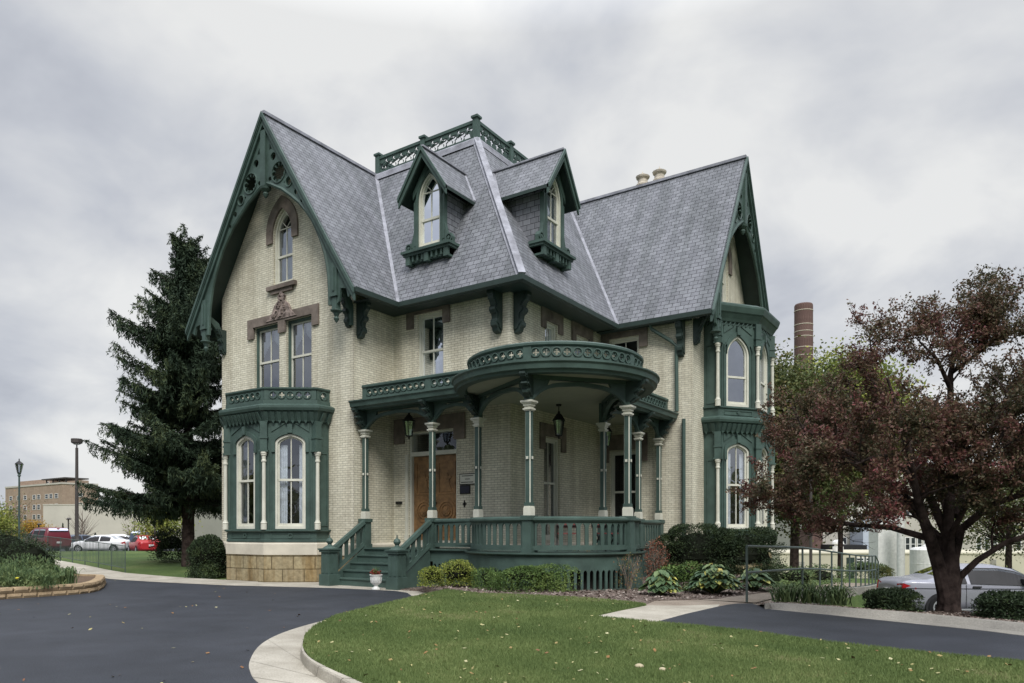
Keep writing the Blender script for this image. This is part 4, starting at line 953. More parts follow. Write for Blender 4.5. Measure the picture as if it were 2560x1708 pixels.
lawn = [(u, v) for u, v in back]+[(1200, 1486), (1329, 1490), (1459, 1497), (1523, 1502), (1585, 1508), (1616, 1513), (1545, 1527), (1478, 1542), (1560, 1550), (1633, 1557), (1750, 1567.5), (1873, 1580), (1960, 1593), (2069, 1608), (2278, 1631), (2558, 1658), (2900, 1692), (3600, 1800), (3300, 2600), (2000, 3200), (1200, 2400)]
lp = [px(u, v, 0.12 if i < len(back) else hz) for i, (u, v) in enumerate(lawn)]
sheet('lawn', lp, 'grass', lambda x, y: hz(x, y)+0.012, 0.5, 0.2)
bed = [(1045, 1463), (1080, 1468), (1122, 1480), (1170, 1492), (1200, 1496), (1329, 1500), (1459, 1507), (1523, 1512), (1600, 1516), (1636, 1501), (1704, 1499), (1792, 1497), (1873, 1485), (1950, 1476)]
bp = [px(u, v, hz) for u, v in bed]+[(4.2, 6.5), (3.0, 5.2), (1.2, 4.5), (0.5, -.5), (-1.4, -1.6), (-1.35, -2.9)]
bz = lambda x, y: 0.012+(hz(x, y)-0.012)*smooth((x+1.7)/2.4)
sheet('mulch_bed', bp, 'mulch', bz, 0.4, 0.2)
kr = [(1912, 1508), (1945, 1507), (2009, 1510), (2158, 1522), (2248, 1528), (2397, 1541.5), (2558, 1556.5), (3000, 1600), (3500, 1650)]
kf = [(1908, 1520), (1945, 1527), (2009, 1532), (2114, 1541), (2308, 1560), (2450, 1574), (2558, 1587), (3000, 1640), (3500, 1700)]
kbk = catmull([px(u, v, 0.22) for u, v in kr], 4); kfr = catmull([px(u, v, 0.11) for u, v in kf], 4); mb = MB(); vs = []
for b_, g_ in zip(kbk, kfr):
    b_ = Vector(b_); g_ = Vector(g_); q = (g_-b_); Lq = q.length; q.normalize()
    for o, z in ((-0.05, 0.1), (0, 0.22), (Lq*0.35, 0.21), (Lq*0.55, 0.12), (Lq, 0.105), (Lq+0.03, 0.05)): p = b_+q*o; vs.append((p.x, p.y, z))
mb.add(vs, [(i*6+j, i*6+j+1, (i+1)*6+j+1, (i+1)*6+j) for i in range(len(kbk)-1) for j in range(5)]+[(0, 1, 2, 3, 4, 5)]); tag(mb.build('kerb', 'kerb'), kind='structure')
# bed behind that kerb, falling to the car park
def bedz(d0, dd): return 0.20-0.07*smooth((dd-d0)/0.6)-1.0*smooth((dd-max(12.1, d0+0.7))/2.4)
mb = MB(); vs = []; m_ = 14
for b_ in kbk:
    r, d = rd(*b_); r2 = r; d2 = max(15.6, d+2.5)
    for k in range(m_+1):
        t = k/m_; dd = d+(d2-d)*t; rr = r*(1+0.0*t)+0.35*t*(d2-d)*(r/d); x, y = cam2(rr, dd); z = bedz(d, dd); vs.append((x, y, max(z, gz(rr, dd)+0.01)+0.02*sin(x*5)*sin(y*4)))
mb.add(vs, [(i*(m_+1)+j, i*(m_+1)+j+1, (i+1)*(m_+1)+j+1, (i+1)*(m_+1)+j) for i in range(len(kbk)-1) for j in range(m_)]); tag(mb.build('mulch_bed', 'mulch', smooth=True), kind='structure')
def polar(name, q0, q1, d0, d1, mat, off=0.012, nq=24, ndp=40):
    mb = MB(); vs = []
    for i in range(ndp+1):
        for j in range(nq+1):
            d = d0+(d1-d0)*i/ndp; q = q0+(q1-q0)*j/nq; x, y = cam2(q*d, d); vs.append((x, y, gz(q*d, d)+off))
    mb.add(vs, [(i*(nq+1)+j, i*(nq+1)+j+1, (i+1)*(nq+1)+j+1, (i+1)*(nq+1)+j) for i in range(ndp) for j in range(nq)]); return tag(mb.build(name, mat, recalc=False), kind='structure')
polar('car_park', -0.95, -0.30, 43, 92, 'asphalt'); polar('car_park', 0.56, 1.3, 17.6, 34, 'asphalt', 0.03, 40, 50)

# ramp: slab, retaining wall, railing
R0, R1 = (4.5, 13.9), (13.6, 27.0)
def rl(t, off=0.0):      # point along the ramp's outer edge, off metres to the left of it
    r = R0[0]+(R1[0]-R0[0])*t-0.821*off; d = R0[1]+(R1[1]-R0[1])*t+0.571*off; z = 0.13-0.62*smooth(t)
    return (*cam2(r, d), z)
mb = MB(); n = 14
for i in range(n):
    a, b = [rl(i/n, o) for o in (-0.12, 1.6)], [rl((i+1)/n, o) for o in (-0.12, 1.6)]
    mb.add([a[0], a[1], b[1], b[0]], [(0, 1, 2, 3)])
tag(mb.build('ramp', 'aggregate'), kind='structure')
mb = MB()
for i in range(3, n):
    a, b = rl(i/n, -0.13), rl((i+1)/n, -0.13); a2, b2 = rl(i/n, -0.0), rl((i+1)/n, 0.0)
    mb.add([(a[0], a[1], -1.2), (b[0], b[1], -1.2), (b[0], b[1], b[2]+0.06), (a[0], a[1], a[2]+0.06), (a2[0], a2[1], a2[2]+0.06), (b2[0], b2[1], b2[2]+0.06), (a2[0], a2[1], a2[2]-.05), (b2[0], b2[1], b2[2]-.05)], [(0, 1, 2, 3), (3, 2, 5, 4), (4, 5, 7, 6)]+([(0, 3, 4, 6)] if i == 3 else []))
tag(mb.build('retaining_wall', 'kerb', loc=rl(0.25)), 'grey concrete retaining wall along the low side of the ramp', 'wall')
M['railgreen'] = plain('green_grey_rail_paint', (0.075, 0.10, 0.092), 0.45, 0.4)
rail = empty('ramp_railing', rl(0), 'green painted pipe railing with two rails beside the ramp', 'railing')
def rp(t, h): p = rl(t, 0.05); o = rl(0); return (p[0]-o[0], p[1]-o[1], p[2]-o[2]+h)
ts = [0.0, 0.27, 0.385, 0.475, 0.56, 0.635, 0.70, 0.755, 0.805, 0.85, 0.893, 0.935]
for h in (1.06, 0.56):
    mb = MB(); mb.tube([rp(t, h) for t in ts]+[rp(0.975, h-0.22 if h > 1 else h-0.15)], 0.024, 8); mb.build('rail', 'railgreen', rail)
for t in ts+[0.975]:
    mb = MB(); mb.tube([rp(t, 0.0), rp(t, 1.05 if t < 0.96 else 0.84)], 0.024, 8); p = rp(t, 0.0)
    if t > 0.4: mb.box(p[0]-0.08, p[1]-0.08, p[2]+0.0, p[0]+0.08, p[1]+0.08, p[2]+0.07)
    mb.build('rail_post', 'railgreen', rail)

# ================================================================ LAWN GRASS AND LEAVES
def inside(P, poly):
    x, y = P[:, 0], P[:, 1]; c = np.zeros(len(P), bool); n = len(poly)
    for i in range(n):
        (x0, y0), (x1, y1) = poly[i], poly[(i+1) % n]
        if y0 == y1: continue
        k = ((y0 > y) != (y1 > y)) & (x < (x1-x0)*(y-y0)/(y1-y0)+x0); c ^= k
    return c
def scatter(poly, n, dmin=2.0, dmax=40.0, qmax=0.78, power=1.6):
    """points in a plan polygon, denser close to the standpoint"""
    out = np.zeros((0, 2))
    while len(out) < n:
        d = (dmin**(2-power)+rng.random(n)*(dmax**(2-power)-dmin**(2-power)))**(1/(2-power)); q = rng.uniform(-qmax, qmax, n)
        P = np.stack([CX+RT[0]*q*d+FW[0]*d, CY+RT[1]*q*d+FW[1]*d], 1); out = np.vstack([out, P[inside(P, poly)]])
    return out[:n]
def hzv(P): return 0.10+0.11*np.exp(-((P[:, 0]-2.5)**2+(P[:, 1]+5)**2)/18)
NB = 300000
P = scatter(lp, NB, 6.2, 17.5, 0.74, 1.3); D = np.hypot(P[:, 0]-CX, P[:, 1]-CY)
z = hzv(P)+0.008; h = rng.uniform(0.018, 0.05, NB); wd = 0.0022+0.00045*D; a = rng.uniform(0, 2*pi, NB)
v3 = np.empty((NB, 3, 3)); dx = np.cos(a)*wd; dy = np.sin(a)*wd
v3[:, 0] = np.stack([P[:, 0]-dx, P[:, 1]-dy, z], 1); v3[:, 1] = np.stack([P[:, 0]+dx, P[:, 1]+dy, z], 1)
v3[:, 2] = np.stack([P[:, 0]+rng.normal(0, 0.014, NB), P[:, 1]+rng.normal(0, 0.014, NB), z+h], 1)
M['grassblade'] = island('grass_blade', [(0, (0.100, 0.148, 0.052)), (0.6, (0.160, 0.215, 0.076)), (0.93, (0.235, 0.275, 0.11)), (1, (0.30, 0.28, 0.15))], 0.7, 0.15, trans=0.25, clump=0.8)
tag(meshfast('grass', v3.reshape(-1, 3), NB, 3, 'grassblade'), kind='stuff')
def flat_leaves(P, z, size):
    n = len(P); c = np.stack([P[:, 0], P[:, 1], z], 1); a = rng.uniform(0, 2*pi, n); s = size*rng.uniform(0.6, 1.4, n)
    A = np.stack([np.cos(a), np.sin(a), rng.normal(0, 0.25, n)], 1)*s[:, None]/2; B = np.stack([-np.sin(a), np.cos(a), rng.normal(0, 0.35, n)], 1)*s[:, None]*0.35
    v = np.empty((n, 4, 3)); v[:, 0] = c-A; v[:, 1] = c+B; v[:, 2] = c+A; v[:, 3] = c-B; return v.reshape(-1, 3)
M['fallen'] = island('fallen_leaf', [(0, (0.42, 0.40, 0.24)), (0.45, (0.33, 0.30, 0.13)), (0.75, (0.24, 0.13, 0.05)), (1, (0.16, 0.07, 0.04))])
P = scatter(lp, 320, 6.2, 17, 0.74, 1.0); P2 = scatter(dp, 60, 6.5, 22, 0.74, 1.0)
v = np.vstack([flat_leaves(P, hzv(P)+0.045, 0.045), flat_leaves(P2, np.full(60, 0.012), 0.05)]); tag(meshfast('fallen_leaves', v, len(v)//4, 4, 'fallen'), kind='stuff')
M['chips'] = island('bark_chip', [(0, (0.08, 0.055, 0.045)), (0.6, (0.18, 0.14, 0.12)), (1, (0.38, 0.33, 0.29))], 0.95)
P = scatter(bp, 9000, 10, 24, 0.5, 0.6); v = flat_leaves(P, np.array([bz(a, b) for a, b in P])+0.02, 0.055)
kp = [tuple(p) for p in kbk]; kpoly = kp+[cam2(*(lambda r, d: (r*1.08, d+1.9))(*rd(*p))) for p in reversed(kp)]
P = scatter(kpoly, 5000, 8, 18, 0.76, 0.8); 
kd = np.array([rd(*p) for p in kbk]); kq = kd[:, 0]/kd[:, 1]; od = np.argsort(kq)
def zb_(a, b):
    r, d = rd(a, b); d0 = float(np.interp(r/d, kq[od], kd[od, 1])); return max(bedz(d0, d), gz(r, d))+0.02
v2 = flat_leaves(P, np.array([zb_(a, b) for a, b in P]), 0.05)
v = np.vstack([v, v2]); tag(meshfast('bark_chips', v, len(v)//4, 4, 'chips'), kind='stuff')
M['fungus'] = plain('pale_fungus', (0.42, 0.36, 0.24), 0.7)
for u, v_, s, lab in ((1598, 1674, 0.048, 'larger pale puffball in the foreground grass, left of the tan one'), (1656, 1681, 0.04, 'smaller tan puffball in the foreground grass, right of the pale one')):
    x, y = px(u, v_, hz); mb = MB(); mb.lathe((x, y, hz(x, y)), [(s*0.3, 0), (s*0.35, s*0.3), (s*0.9, s*0.45), (s, s*0.7), (s*0.8, s*1.0), (s*0.4, s*1.2), (0, s*1.25)], 12); tag(mb.build('puffball', 'fungus', loc=(x, y, hz(x, y)), smooth=True), lab, 'mushroom')
# ================================================================ PLANTS
M['bark'] = plain('dark_bark', (0.055, 0.04, 0.036), 0.95, 0.1, var=0.5, scale=6, bmp=1.0)
M['twig'] = plain('grey_twig', (0.20, 0.17, 0.14), 0.9, 0.1, var=0.3, scale=6)
M['yew'] = island('yew_needles', [(0, (0.014, 0.025, 0.012)), (0.6, (0.030, 0.049, 0.022)), (1, (0.068, 0.095, 0.034))], clump=2.5)
M['juniper'] = island('juniper_needles', [(0, (0.029, 0.056, 0.019)), (0.5, (0.080, 0.136, 0.035)), (1, (0.192, 0.256, 0.072))], clump=2.0)
M['gold'] = island('gold_leaf', [(0, (0.097, 0.136, 0.019)), (0.5, (0.214, 0.263, 0.049)), (1, (0.389, 0.408, 0.107))], trans=0.2)
M['rose'] = island('fading_rose_leaf', [(0, (0.091, 0.104, 0.039)), (0.6, (0.221, 0.195, 0.078)), (1, (0.364, 0.143, 0.078))], trans=0.2)
M['rust'] = island('rust_leaf', [(0, (0.130, 0.052, 0.039)), (0.6, (0.260, 0.104, 0.072)), (1, (0.364, 0.208, 0.117))], trans=0.2)
M['hosta'] = island('hosta_leaf', [(0, (0.056, 0.104, 0.056)), (0.6, (0.112, 0.176, 0.080)), (0.85, (0.208, 0.272, 0.112)), (0.965, (0.576, 0.528, 0.128)), (1, (0.672, 0.480, 0.192))], 0.5, 0.3, trans=0.15)
M['herb'] = island('herb_leaf', [(0, (0.056, 0.096, 0.048)), (0.5, (0.112, 0.168, 0.072)), (1, (0.224, 0.272, 0.112))], trans=0.2, clump=2.0)
M['crab'] = island('crabapple_leaf', [(0, (0.045, 0.062, 0.030)), (0.36, (0.095, 0.080, 0.042)), (0.62, (0.140, 0.078, 0.052)), (0.86, (0.115, 0.040, 0.042)), (1, (0.20, 0.052, 0.052))], 0.55, 0.25, trans=0.25, clump=0.75)
M['spruce'] = island('spruce_needles', [(0, (0.019, 0.033, 0.022)), (0.6, (0.041, 0.064, 0.037)), (1, (0.094, 0.116, 0.049))], 0.7, 0.15, clump=1.0)
M['maple'] = island('yellow_green_leaf', [(0, (0.087, 0.124, 0.029)), (0.5, (0.217, 0.262, 0.059)), (1, (0.437, 0.421, 0.102))], trans=0.25, clump=0.35)
M['oak'] = island('dull_green_leaf', [(0, (0.045, 0.068, 0.027)), (0.5, (0.105, 0.128, 0.045)), (1, (0.180, 0.135, 0.045))], trans=0.2, clump=0.4)
M['orange'] = island('orange_leaf', [(0, (0.25, 0.14, 0.02)), (1, (0.50, 0.32, 0.05))], trans=0.3)
def shell(n, rx, ry, rz, lump=0.18, k=7, inner=0.55, seed=0, flat=True, boxy=0):
    """points through a lumpy half-buried ellipsoid, most of them near its skin"""
    g = np.random.default_rng(seed+11); u = g.normal(size=(n, 3)); u /= np.linalg.norm(u, axis=1)[:, None]
    C = g.normal(size=(k, 3)); C /= np.linalg.norm(C, axis=1)[:, None]
    b = 1-lump+lump*2.2*np.max(np.clip((u@C.T-0.55)/0.45, 0, 1), axis=1)
    if flat:
        hxy = np.hypot(u[:, 0], u[:, 1])+1e-6; lowm = u[:, 2] < 0.25; f = np.where(lowm, (0.80+0.2*np.clip(u[:, 2]/0.25+0.6, 0, 1))/hxy, 1.0); u[:, 0] *= f; u[:, 1] *= f; u[:, 2] = np.where(lowm, g.uniform(-1.0, 0.25, n), u[:, 2])
    if boxy:
        u = np.sign(u)*np.abs(u)**boxy; u /= np.maximum(1e-6, (np.abs(u)**(2/boxy)).sum(1)**(boxy/2))[:, None]
    t = inner+(1-inner)*g.random(n)**0.5; return u*(b*t)[:, None]*[rx, ry, rz], u
def shrub(name, u, v, w, h, mat, label, n=5000, leaf=0.05, dep=None, group=None, aspect=0.5, lump=0.18, d=None, zf=None, up=0.4, cat='shrub', seed=None, stems='bark', core=0.72, k=9, inner=0.6, boxy=0):
    """shrub whose foot is seen at pixel (u,v) of the photograph; w, h in metres"""
    f = zf or (lambda x, y: hz(x, y)); x, y = (px(u, v, f) if d is None else at(u, d)[:2]); z = f(x, y)
    o = empty(name, (x, y, z), label, cat, group); o.rotation_euler.z = yw
    P, U = shell(n, w/2, (dep or w)/2, h*0.5, lump, k, inner, seed if seed is not None else int(u), boxy=boxy); P[:, 2] += h*0.48; P[:, 2] = np.maximum(P[:, 2], 0.02)
    meshfast('foliage', leaf_quads(P, leaf, aspect, U*0.7+[0, 0, up], 0.8), n, 4, mat, o)
    mb = MB()
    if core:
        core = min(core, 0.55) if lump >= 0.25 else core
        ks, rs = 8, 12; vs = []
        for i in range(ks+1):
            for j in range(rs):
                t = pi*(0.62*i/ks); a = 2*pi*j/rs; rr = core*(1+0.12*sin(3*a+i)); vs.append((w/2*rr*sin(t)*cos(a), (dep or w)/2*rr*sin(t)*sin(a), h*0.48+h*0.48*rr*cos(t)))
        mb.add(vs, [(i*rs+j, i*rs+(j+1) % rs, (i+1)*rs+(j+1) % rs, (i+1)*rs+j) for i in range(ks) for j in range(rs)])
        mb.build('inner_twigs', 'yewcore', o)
    else:
        for k_ in range(9):
            a = random.uniform(0, 2*pi); e_ = (w*0.38*cos(a), (dep or w)*0.38*sin(a), h*random.uniform(0.6, 0.95)); mb.tube([(0.03*cos(a), 0.03*sin(a), 0), (e_[0]*0.35, e_[1]*0.35, e_[2]*0.4), e_], [0.014, 0.01, 0.004], 5)
            for q in range(4):
                t = random.uniform(0.4, 0.9); p = (e_[0]*t, e_[1]*t, e_[2]*t); mb.tube([p, (p[0]+random.uniform(-.15, .15), p[1]+random.uniform(-.15, .15), p[2]+random.uniform(.05, .25))], [0.006, 0.002], 4)
        mb.build('stems', stems, o)
    return o
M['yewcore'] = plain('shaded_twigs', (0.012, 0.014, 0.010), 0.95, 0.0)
shrub('golden_shrub', 1080, 1466, 0.62, 0.46, 'gold', 'smaller golden green shrub, nearest the steps of the pair before the porch', 2600, 0.038)
shrub('golden_shrub', 1146, 1468, 0.85, 0.62, 'gold', 'larger golden green shrub, the right one of the pair before the porch', 4600, 0.038)
shrub('juniper', 1320, 1478, 1.75, 0.66, 'juniper', 'wide low dark green juniper before the round porch end', 9000, 0.06, dep=1.0, aspect=0.22, lump=0.3, up=0.3)
shrub('juniper', 1228, 1471, 0.8, 0.5, 'juniper', 'feathery narrow juniper at the left end of the wide low one', 3000, 0.06, aspect=0.22, lump=0.35)
shrub('rose_bush', 1455, 1470, 0.85, 1.0, 'rose', 'sparse leggy rose bush with yellowing leaves before the porch skirt', 650, 0.05, core=None, stems='twig', inner=0.35)
shrub('rose_bush', 1572, 1476, 0.7, 0.85, 'rose', 'smaller nearly bare rose bush at the right side of the porch skirt', 330, 0.045, core=None, stems='twig', inner=0.35)
shrub('rust_shrub', 1640, 1466, 0.62, 1.15, 'rust', 'upright shrub with rusty red leaves at the corner of the round porch end', 1500, 0.045, core=None, stems='twig', inner=0.3)
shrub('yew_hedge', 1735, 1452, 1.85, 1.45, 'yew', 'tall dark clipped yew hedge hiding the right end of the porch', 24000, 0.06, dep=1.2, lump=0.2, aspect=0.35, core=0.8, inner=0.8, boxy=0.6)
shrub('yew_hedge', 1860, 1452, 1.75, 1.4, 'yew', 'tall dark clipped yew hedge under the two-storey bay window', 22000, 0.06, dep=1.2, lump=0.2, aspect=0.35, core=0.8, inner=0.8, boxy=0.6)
shrub('low_shrub', 1705, 1474, 1.0, 0.62, 'juniper', 'loose mid green shrub between the two hosta clumps', 3000, 0.06, aspect=0.5, lump=0.3)
def hosta(u, v, w, h, n, label, group=None):
    x, y = px(u, v, hz); o = empty('hosta', (x, y, hz(x, y)), label, 'plant', group); mb = MB(); o.rotation_euler.z = yw
    for k in range(n):
        a = random.uniform(0, 2*pi); t = (random.random()**0.6); R_ = w/2*t; hh = h*(1-0.75*t**2)*random.uniform(0.8, 1.1)
        b = Vector((R_*0.55*cos(a), R_*0.55*sin(a), hh)); tip = Vector((R_*cos(a)*1.05+0.05*cos(a), R_*sin(a)*1.05+0.05*sin(a), max(0.05, hh-0.06-0.12*t)))
        ax = tip-b; L_ = random.uniform(0.16, 0.24); ax = ax.normalized()*L_ if ax.length > 0.01 else Vector((L_*cos(a), L_*sin(a), 0)); tip = b+ax; sd_ = ax.cross(Vector((0, 0, 1))).normalized()*L_*0.36
        up = Vector((0, 0, 0.02)); q = [b, b+ax*0.3+sd_+up, b+ax*0.65+sd_*0.8+up, tip, b+ax*0.65-sd_*0.8+up, b+ax*0.3-sd_+up, b+ax*0.5-up*0.5]
        mb.add(q, [(0, 1, 6), (1, 2, 6), (2, 3, 6), (3, 4, 6), (4, 5, 6), (5, 0, 6)])
        mb.tube([(0.02*cos(a), 0.02*sin(a), 0.0), tuple(b)], [0.008, 0.006], 3)
    mb.build('leaves', 'hosta', o)
hosta(1652, 1488, 1.15, 0.52, 150, 'broad-leaved hosta at the corner of the round porch, left of the other')
hosta(1785, 1484, 1.7, 0.62, 260, 'large hosta with yellowing leaves before the tall dark hedge')
hosta(1885, 1476, 1.35, 0.5, 150, 'spreading pale hosta at the foot of the hedge, behind the first railing post')
def daylily(x, y, z, w, h, n, label, name='daylily', mat='herb', cat='plant'):
    o = empty(name, (x, y, z), label, cat); mb = MB()
    for k in range(n):
        a = random.uniform(0, 2*pi); c0 = Vector((random.gauss(0, w/6), random.gauss(0, w/6), 0)); R_ = random.uniform(0.2, 0.5)*w; hh = h*random.uniform(0.6, 1.1); sd_ = Vector((-sin(a), cos(a), 0))*0.011
        P = [c0, c0+Vector((R_*0.4*cos(a), R_*0.4*sin(a), hh*0.8)), c0+Vector((R_*0.8*cos(a), R_*0.8*sin(a), hh)), c0+Vector((R_*1.15*cos(a), R_*1.15*sin(a), hh*0.72))]
        mb.add([P[0]-sd_, P[0]+sd_, P[1]-sd_, P[1]+sd_, P[2]-sd_*.8, P[2]+sd_*.8, P[3]], [(0, 1, 3, 2), (2, 3, 5, 4), (4, 5, 6)])
    mb.build('blades', mat, o); return o
for u, v_, lab in ((1965, 1502, 'clump of arching green blades nearest the end of the kerb'), (2022, 1504, 'clump of arching blades in the middle of the row behind the kerb'), (2085, 1510, 'sparse clump of arching blades nearest the concrete retaining wall')):
    x, y = px(u, v_, 0.18); daylily(x, y, 0.16, 0.7, 0.32, 120, lab)
x, y = px(2225, 1528, 0.2); shrub('dwarf_yew', 2222, 1526, 0.86, 0.37, 'yew', 'low dark dwarf yew left of the red-leaved tree trunk', 6500, 0.055, dep=0.8, lump=0.24, aspect=0.35, zf=lambda x, y: 0.14, core=0.66, inner=0.6)
shrub('dwarf_yew', 2530, 1545, 0.95, 0.4, 'yew', 'low dark dwarf yew at the right edge, right of the tree trunk', 6500, 0.055, dep=0.8, lump=0.24, aspect=0.35, zf=lambda x, y: 0.14, core=0.66, inner=0.6)
for i, (u, d, w_, h_, m_, lab) in enumerate(((1990, 22, 1.5, 0.8, 'herb', 'pale green shrub behind the ramp railing near the house'), (2045, 24, 1.8, 0.75, 'herb', 'pale green shrub behind the middle of the ramp railing'), (2165, 33, 1.6, 0.8, 'herb', 'grey green ornamental grass before the louvred windows'), (2205, 31, 0.9, 0.6, 'oak', 'small dark shrub where the ramp railing ends'))):
    shrub('low_shrub', u, 0, w_, h_, m_, lab, 1800, 0.07, d=d, zf=gxy, lump=0.3)
# left side
shrub('round_shrub', 520, 0, 1.2, 1.3, 'yew', 'round dark shrub against the left corner of the house', 9000, 0.06, d=23.2, zf=gxy, lump=0.12, core=0.8, inner=0.75)
shrub('spreading_yew', 430, 0, 1.7, 1.25, 'yew', 'dark spreading shrub beneath the tall spruce', 5000, 0.09, d=29.5, zf=gxy, lump=0.25, aspect=0.35)
shrub('round_yew', 5, 0, 1.9, 1.36, 'yew', 'dark mounded yew at the left edge, the farther of two', 8000, 0.05, d=20.5, zf=lambda x, y: 0.1, lump=0.2, aspect=0.35, core=0.85)
shrub('round_yew', 70, 0, 1.25, 1.12, 'yew', 'dark mounded yew above the leafy herbs, the nearer of two', 7000, 0.05, d=18.6, zf=lambda x, y: 0.1, lump=0.2, aspect=0.35, core=0.85)
# planter of tan blocks
M['block'] = plain('tan_wall_block', (0.36, 0.27, 0.17), 0.95, 0.1, var=0.2, scale=5, bmp=0.6)
pc = [(-260, 1520), (-100, 1510), (0, 1499), (60, 1495), (120, 1491), (180, 1487), (225, 1482), (250, 1475), (261, 1466), (262, 1459)]
front = catmull([px(u, v) for u, v in pc], 12); tip = Vector(front[-1]); ax = Vector(cam2(-1, 0))-Vector(cam2(0, 0))
bk_ = [(tip+ax*(0.9*k)+Vector(FW)*(1.0*math.sqrt(k)*0.5+0.05)) for k in (0.15, 0.5, 1, 2, 4)]; loop = front+[tuple(p) for p in bk_]
pl = empty('planter', (*px(100, 1480), 0.0), 'low curved planter of tan split-face blocks beside the drive', 'planter')
po = pl.location
def resample(P, step, off=0.0):
    P = [Vector(p) for p in P]; out = []; acc = off
    for a, b in zip(P, P[1:]):
        L_ = (b-a).length
        while acc < L_: out.append(tuple(a+(b-a)*acc/L_)); acc += step
        acc -= L_
    return out
for lv, (z0, z1, off) in enumerate(((-0.02, 0.112, 0.0), (0.115, 0.24, 0.14))):
    Q = resample(loop, 0.30, off)
    for a, b in zip(Q, Q[1:]):
        F, Ln = frame2(a, b); mb = MB(); g = 0.006; j = random.uniform(-0.012, 0.012); dd = 0.0 if lv == 0 else -0.02
        V_ = [F(g, z0, dd-0.2), F(Ln-g, z0, dd-0.2), F(Ln-g, z1, dd-0.2), F(g, z1, dd-0.2), F(g, z0, dd+j), F(Ln-g, z0, dd+j), F(Ln-g, z1-0.006, dd+j), F(g, z1-0.006, dd+j), F(g+0.03, (z0+z1)/2, dd+j+0.025), F(Ln-g-0.03, (z0+z1)/2, dd+j+0.025)]
        mb.add([(p[0]-po.x, p[1]-po.y, p[2]) for p in V_], [(0, 3, 2, 1), (3, 7, 6, 2), (4, 5, 9, 8), (5, 6, 9), (6, 7, 8, 9), (7, 4, 8), (0, 4, 7, 3), (1, 2, 6, 5)])
        mb.build('wall_block', 'block', pl)
mb = MB(); lo_ = [(x-po.x, y-po.y) for x, y in loop]; tri = tessellate_polygon([[Vector((x, y, 0)) for x, y in lo_]]); mb.add([(x, y, 0.19) for x, y in lo_], [tuple(t) for t in tri]); mb.build('soil', 'soil', pl)
for i, (u, d, w_, h_, lab) in enumerate(((28, 16.6, 1.1, 0.42, 'grey green herb clump at the left edge of the planter'), (72, 17.4, 0.95, 0.72, 'tall grey green herb clump below the dark yews'), (95, 16.7, 0.8, 0.45, 'bright green herb clump in the middle of the planter'), (120, 17.8, 0.8, 0.52, 'feathery herb clump at the right of the tall one'), (-20, 16.6, 1.2, 0.5, 'leafy herb clump cut by the left edge'), (8, 18.0, 1.2, 0.62, 'taller leafy clump behind the one at the left edge'))):
    x, y, _z = at(u, d, 0.19); o = empty('herb_clump', (x, y, 0.19), lab, 'plant', None)
    P, U = shell(2200, w_/2, w_/2, h_*0.5, 0.35, 9, 0.3, i); P[:, 2] += h_*0.45; P[:, 2] = np.abs(P[:, 2]); meshfast('foliage', leaf_quads(P, 0.085, 0.22, [0, 0, 1.1], 0.5), 2200, 4, 'herb', o)
x, y, _z = at(166, 17.3, 0.19); daylily(x, y, 0.19, 0.45, 0.42, 160, 'dark green grassy tuft nearest the tip of the planter', 'grassy_tuft')
M['flower'] = plain('yellow_petal', (0.7, 0.62, 0.05), 0.6)
x, y, _z = at(43, 16.0, 0.42); mb = MB(); mb.lathe((x, y, 0.42), [(0.0, 0), (0.03, 0.015), (0.04, 0.04), (0.0, 0.05)], 8); tag(mb.build('yellow_flower', 'flower', loc=(x, y, 0.42)), 'small yellow flower at the front of the planter', 'flower')

# ---- trees
def tube_tree(mb, pts, r0, r1, n=7): mb.tube(pts, [r0+(r1-r0)*i/(len(pts)-1) for i in range(len(pts))], n)
def sprout(mb, tips, P, r, L_, level, up=0.25, n=(5, 7), jitter=0.55):
    """side branches along polyline P"""
    P = [Vector(p) for p in P]
    for k in range(random.randint(*n)):
        t = random.uniform(0.25, 1.0)*(len(P)-1); i = min(int(t), len(P)-2); p = P[i].lerp(P[i+1], t-i); d = (P[i+1]-P[i]).normalized()
        v = Vector((random.gauss(0, 1), random.gauss(0, 1), random.gauss(0, 0.55))); v = (v-d*v.dot(d)).normalized(); q = (d*0.6+v*0.9+Vector((0, 0, up))).normalized(); l = L_*random.uniform(0.6, 1.2)
        pts = [p]; c = p
        for s in range(4): q = (q+Vector((random.gauss(0, jitter*0.35), random.gauss(0, jitter*0.35), random.gauss(0, jitter*0.3)+0.03))).normalized(); c = c+q*l/4; pts.append(c)
        tube_tree(mb, pts, r, r*0.35, 5 if level > 0 else 4)
        if level > 0: sprout(mb, tips, pts, r*0.5, L_*0.55, level-1, up*0.6, n, jitter)
        tips.append(pts)
